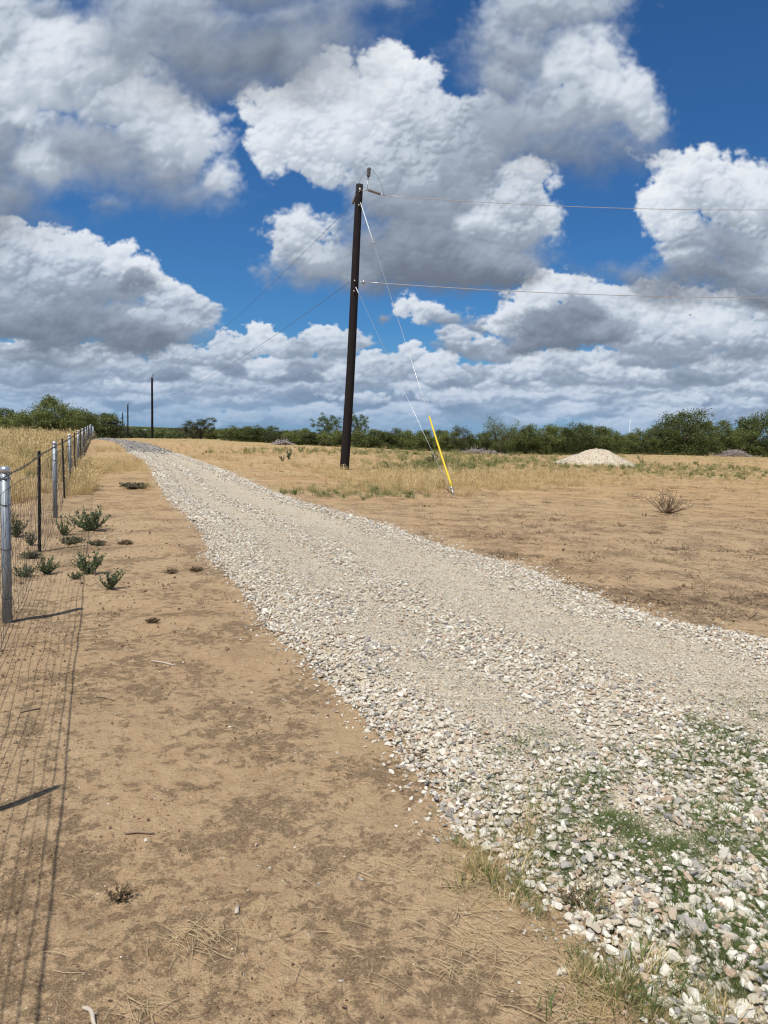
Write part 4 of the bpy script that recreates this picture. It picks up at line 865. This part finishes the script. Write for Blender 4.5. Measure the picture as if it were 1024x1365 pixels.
# ======================================================================= weeds, brush and litter one can count
M['weed'] = blade_mat('weed_leaf', (.125,.155,.075), (.175,.205,.115), (.10,.13,.065), .25); M['weed_dark'] = blade_mat('dark_weed_leaf', (.075,.095,.050), (.115,.135,.075), (.06,.07,.042), .2)
M['mat'] = blade_mat('mat_leaf', (.13,.125,.075), (.18,.165,.105), (.11,.10,.06), .15); M['stem'] = plain('green_stem', (.13,.15,.07), .8); M['twig'] = plain('dry_brown_twig', (.26,.19,.125), .9, 0, .2, 30); M['pale_twig'] = plain('bleached_twig', (.46,.40,.32), .85, 0, .2, 30); M['brush'] = plain('grey_dead_brush', (.34,.29,.275), .95, 0, .3, 9)
def weed(name, px, py, wpx, hpx, label, seed, leafm='weed', stems=22, leaf=.10, flat=.0, cat='weed', bare=False):
    x, y = hit(px, py); z = Z(x, y); W_ = wpx/F*y; H_ = hpx/F*y; e = empty(name, (x, y, z)); tag(e, label, cat, {'weed': 'green and brown weeds growing on bare soil', 'ground plant': 'low mat plants on the soil', 'dead weed': 'dead weeds on bare soil'}.get(cat)); rs = np.random.RandomState(seed); st = MB(); lf = MB(); LL = []
    for s_ in range(stems):
        a = rs.uniform(0, 6.283); out = W_*.5*rs.uniform(.25, 1.0); h = H_*rs.uniform(.55, 1.05)*(1.15-.55*out/(W_*.5)); k = np.linspace(0, 1, 7)
        c = np.stack([out*math.cos(a)*k**.8, out*math.sin(a)*k**.8, h*k**1.1], -1)+rs.normal(0, .012, (7, 3))*W_*k[:, None]; c[0, 2] = -.01
        st.tube(c, np.linspace(.006, .0015, 7)*(W_/.35), 4, False)
        if bare:
            for q in range(5):
                i = rs.randint(2, 7); d = rs.normal(size=3); d[2] = abs(d[2])*.5; st.tube([c[i], c[i]+d*W_*.06, c[i]+d*W_*.12+np.array([0, 0, H_*.05])], .0016*(W_/.35), 3, False)
        for q in range(18 if not bare else 4):
            f = rs.uniform(.12, 1); i = min(5, int(f*6)); r = f*6-i; LL.append(c[i]*(1-r)+c[i+1]*r+rs.normal(0, .012, 3)*W_)
    LL = np.array(LL); m = len(LL); a = rs.normal(size=(m, 3)); a[:, 2] = abs(a[:, 2])*.9+.25; a /= np.linalg.norm(a, axis=1)[:, None]; b = np.cross(a, rs.normal(size=(m, 3))); b /= np.linalg.norm(b, axis=1)[:, None]
    L = leaf*W_*rs.uniform(.5, 1.2, (m, 1)); v = np.stack([LL, LL+a*L*.5+b*L*.24, LL+a*L, LL+a*L*.5-b*L*.24], 1).reshape(-1, 3); lf.add(v, None, np.arange(m*4).reshape(-1, 4))
    st.build('stem', M['twig'] if bare else M['stem'], e); lf.build('foliage', M[leafm], e); return e
weed('weed', 122, 708, 60, 36, 'widest spreading green weed, farthest right in the back pair by the fence', 1, stems=30)
weed('weed', 85, 714, 34, 32, 'upright green weed in front of the second steel post', 2, stems=18)
weed('weed', 120, 765, 52, 42, 'tallest green weed in the middle of the front group by the fence', 3, stems=26)
weed('weed', 147, 786, 44, 30, 'low dark weed nearest the camera, right of the front group by the fence', 4, 'weed_dark', stems=22)
weed('weed', 101, 772, 26, 12, 'small flat leafy weed at the left foot of the tallest weed', 5, 'weed_dark', stems=18)
weed('weed', 62, 764, 36, 26, 'leafy green weed under the fence wire beside the first dark post', 6, stems=30)
weed('weed', 30, 768, 36, 20, 'low green weed just behind the nearest steel post', 7, stems=24)
weed('weed', 22, 716, 34, 36, 'dark green weed beyond the fence between nearest steel post and first dark post', 8, 'weed_dark', stems=30)
weed('weed', 42, 728, 26, 22, 'grey-green weed at the foot of the first dark post', 9, 'weed_dark', stems=22)
weed('dead_weed', 888, 683, 66, 30, 'bare brown dead weed standing alone in the right field', 10, 'litter', 22, .05, cat='dead weed', bare=True)
weed('sapling', 385, 613, 18, 20, 'small green sapling in the field left of the big pole', 11, 'weed', 8, .16, cat='sapling'); weed('sapling', 377, 615, 10, 12, 'tiny green shrub at the left foot of the sapling', 12, 'weed', 8, .2, cat='shrub')
weed('weed', 576, 618, 22, 14, 'dark green weed in the grass left of the yellow guard', 13, 'weed_dark', 20, cat='weed'); weed('weed', 856, 619, 12, 9, 'small brown-green weed at the right foot of the gravel heap', 14, 'weed_dark', 14)
weed('weed', 1006, 876, 16, 9, 'small dark tuft on the gravel at the right edge of the track', 15, 'weed_dark', 20); weed('weed', 980, 864, 9, 6, 'tiny dark tuft just left of the one at the right edge', 16, 'weed_dark', 14)
weed('weed', 775, 1215, 90, 30, 'sprawling brown weed lying where soil meets the gravel', 17, 'dead', 26, .07); weed('weed', 160, 1195, 46, 20, 'small crumpled dead weed on the bare soil near the bottom left', 18, 'dead', 22, .12, cat='dead weed')
for px, py, w, h, lab in ((95,721,40,7,'flat grey-green mat plant left of the widest weed\'s foot'), (128,724,30,6,'flat dark mat plant just below the widest weed'), (168,722,24,5,'small flat mat plant alone right of the widest weed'), (178,648,44,6,'long low green mat plant beside the left edge of the track'), (40,742,34,10,'low mat plant along the fence foot by the first dark post'), (228,760,22,5,'flat brown mat plant near the left gravel edge'), (204,828,24,6,'small dry crumpled plant on the soil below the front weeds'), (262,757,22,6,'dry yellowish clump touching the left gravel edge')):
    weed('mat_plant', px, py+3, w, h, lab, px, 'mat' if 'green' in lab or 'dark' in lab else 'dead', 40, .10, cat='ground plant')
def brush(px, py, Y, wpx, hpx, label, seed):
    p = at(px, py, Y); z = Z(p[0], Y); W_ = wpx/F*Y; H_ = hpx/F*Y; rs = np.random.RandomState(seed); mb = MB()
    for _ in range(230):
        q = np.array([rs.normal(0, .26)*W_, rs.normal(0, .5), 0]); top = H_*max(.1, 1-(2*q[0]/W_)**2)*rs.uniform(.1, .9); q[2] = top; d = rs.normal(size=3)*np.array([1, .7, .35]); d /= np.linalg.norm(d); L = rs.uniform(.3, 1.1); k = np.linspace(-.5, .5, 4)[:, None]
        mb.tube(q+d*k*L+rs.normal(0, .04, (4, 3)), rs.uniform(.010, .028), 4, False)
    mb.v = [np.maximum(v, np.array([-1e9, -1e9, 0.0], np.float32)) for v in mb.v]
    o = mb.build('brush_heap', M['brush'], None, (p[0], Y, z)); tag(o, label, 'brush pile', 'dead brush heaps at the treeline')
brush(979, 609, 82, 44, 9, 'grey-purple heap of dead brush at the foot of the right-hand trees', 1); brush(640, 602, 60, 56, 5, 'long low strip of grey dead brush below the bushes right of the yellow guard', 2); brush(378, 590, 65, 20, 6, 'small grey heap of dead brush at the treeline left of the big pole', 3)
def stick(px0, py0, px1, py1, r, label, mat='pale_twig', name='stick', bend=.06):
    a = np.array(hit(px0, py0)); b = np.array(hit(px1, py1)); k = np.linspace(0, 1, 8); n_ = np.array([-(b-a)[1], (b-a)[0]]); p = a+(b-a)*k[:, None]+n_*bend*np.sin(k*5)[:, None]
    z = ground_h(p[:, 0], p[:, 1])+r*.9+.002; c = np.append(p.mean(0), z.mean()); mb = MB(); mb.tube(np.column_stack([p, z])-c, r*np.array([.6, 1, .9, 1.05, .95, 1, .8, .4]), 6)
    m = p[4]; q = m+n_*.16; mb.tube(np.array([[*m, z[4]], [*q, Z(*q)+.012]])-c, r*.4, 4); tag(mb.build(name, M[mat], None, c, True), label, 'stick', 'sticks lying on the soil')
stick(201,884,236,889,.0055,'pale thin stick lying alone on the soil in the middle distance'); stick(128,930,155,934,.005,'short tan stick left of centre between the soil shadows','twig'); stick(27,950,54,945,.005,'small dark stick lying among the fence wire shadows','twig')
stick(166,1111,207,1109,.0055,'brown knobbly stick on the soil right of the fence shadow','twig'); stick(110,1345,132,1366,.006,'bleached stick at the bottom edge of the picture',bend=.1); stick(112,868,130,865,.003,'tiny twig just below the nearest post shadow','twig')
cmb = MB(); cx, cy = hit(316, 1212); cmb.box((0, 0, 0), (.012, .034, .006), .1); tag(cmb.build('wood_chip', M['pale_twig'], None, (cx, cy, Z(cx, cy)+.005)), 'small pale rectangular chip lying on bare soil near the bottom', 'chip')

# ======================================================================= far things
def mast(px, top, Y, w, mat, label, cat, lattice):
    b = at(px, 580, Y); zb = Z(b[0], Y); t = at(px, top, Y)[2]; e = empty('radio_mast' if lattice else 'far_pole', (b[0], Y, zb)); tag(e, label, cat); mb = MB(); h = t-zb
    if lattice:
        for a in (0, 2.09, 4.19): mb.tube([(w*math.cos(a), w*math.sin(a), 0), (w*.6*math.cos(a), w*.6*math.sin(a), h)], w*.16, 5)
        mb.build('leg', M['hard'], e); m2 = MB()
        for i in range(24):
            z0, z1 = h*i/24, h*(i+1)/24
            for a in (0, 2.09, 4.19): m2.tube([(w*math.cos(a), w*math.sin(a), z0), (w*math.cos(a+2.09), w*math.sin(a+2.09), z1)], w*.08, 4, False)
        m2.build('bracing', M['hard'], e)
    else:
        mb.tube([(0, 0, 0), (0, 0, h)], [w, w*.8], 8); mb.build('pole_shaft', mat, e); m2 = MB(); m2.tube([(0, 0, h), (0, 0, h+w*2)], w*.9, 8); m2.build('pole_top', M['hard'], e)
mast(285.5, 556, 900, .8, None, 'thin lattice radio mast on the horizon right of the lone tree', 'radio mast', True)
mast(839, 559, 190, .10, M['fibre'], 'slim white pole rising behind the dip in the right treeline', 'pole', False)
def shed(px, Y, wpx, top, label):
    b = at(px, top, Y); zt = b[2]; W_ = wpx/F*Y; zb = Z(b[0], Y); h = zt-zb; e = empty('farm_shed', (b[0], Y, zb)); tag(e, label, 'shed'); mb = MB(); mb.box((0, 0, h*.42), (W_, 9, h*.84)); mb.build('wall', M['shed'], e)
    rf = MB(); x = W_/2+.4; rf.add([(-x,-5,h*.82),(x,-5,h*.82),(x,0,h),(-x,0,h),(-x,5,h*.82),(x,5,h*.82),(-x,-5,h*.79),(x,-5,h*.79),(-x,5,h*.79),(x,5,h*.79)], None, [(0,1,2,3),(3,2,5,4),(6,7,1,0),(4,5,9,8)]); rf.build('roof', M['roof'], e)
    d = MB(); d.box((W_*.15, -4.53, h*.3), (3.5, .08, h*.6)); d.build('door', M['tpost'], e)
M['shed'] = plain('weathered_shed_wall', (.30,.29,.28), .9); M['roof'] = plain('pale_metal_roof', (.42,.43,.45), .5, .3)
shed(190, 330, 12, 572.3, 'low pale-roofed farm shed among distant trees right of the far poles')
bp = at(920, 420, 60); bb = MB(); bb.tube([(-.10, 0, 0), (-.05, 0, .01), (.02, 0, .01), (.08, 0, 0), (.13, 0, -.01)], [.010, .035, .045, .03, .006], 8)
be = empty('bird', bp, .6); tag(be, 'tiny dark bird flying against the cloud over the right-hand treeline', 'bird'); M['bird'] = plain('dark_feather', (.03,.03,.035), .8); bb.build('bird_body', M['bird'], be, smooth=True)
for s_ in (1, -1):
    wg = MB(); wg.add([(-.03, 0, .02), (.05, 0, .02), (.03, s_*.13, .06), (-.02, s_*.14, .06), (-.03, s_*.25, .03)], [(2, 4, 3)], [(0, 1, 2, 3)]); wg.add([(-.03, 0, .012), (.05, 0, .012), (.03, s_*.13, .052), (-.02, s_*.14, .052), (-.03, s_*.25, .03)], [(2, 3, 4)], [(0, 3, 2, 1)]); wg.build('wing', M['bird'], be)
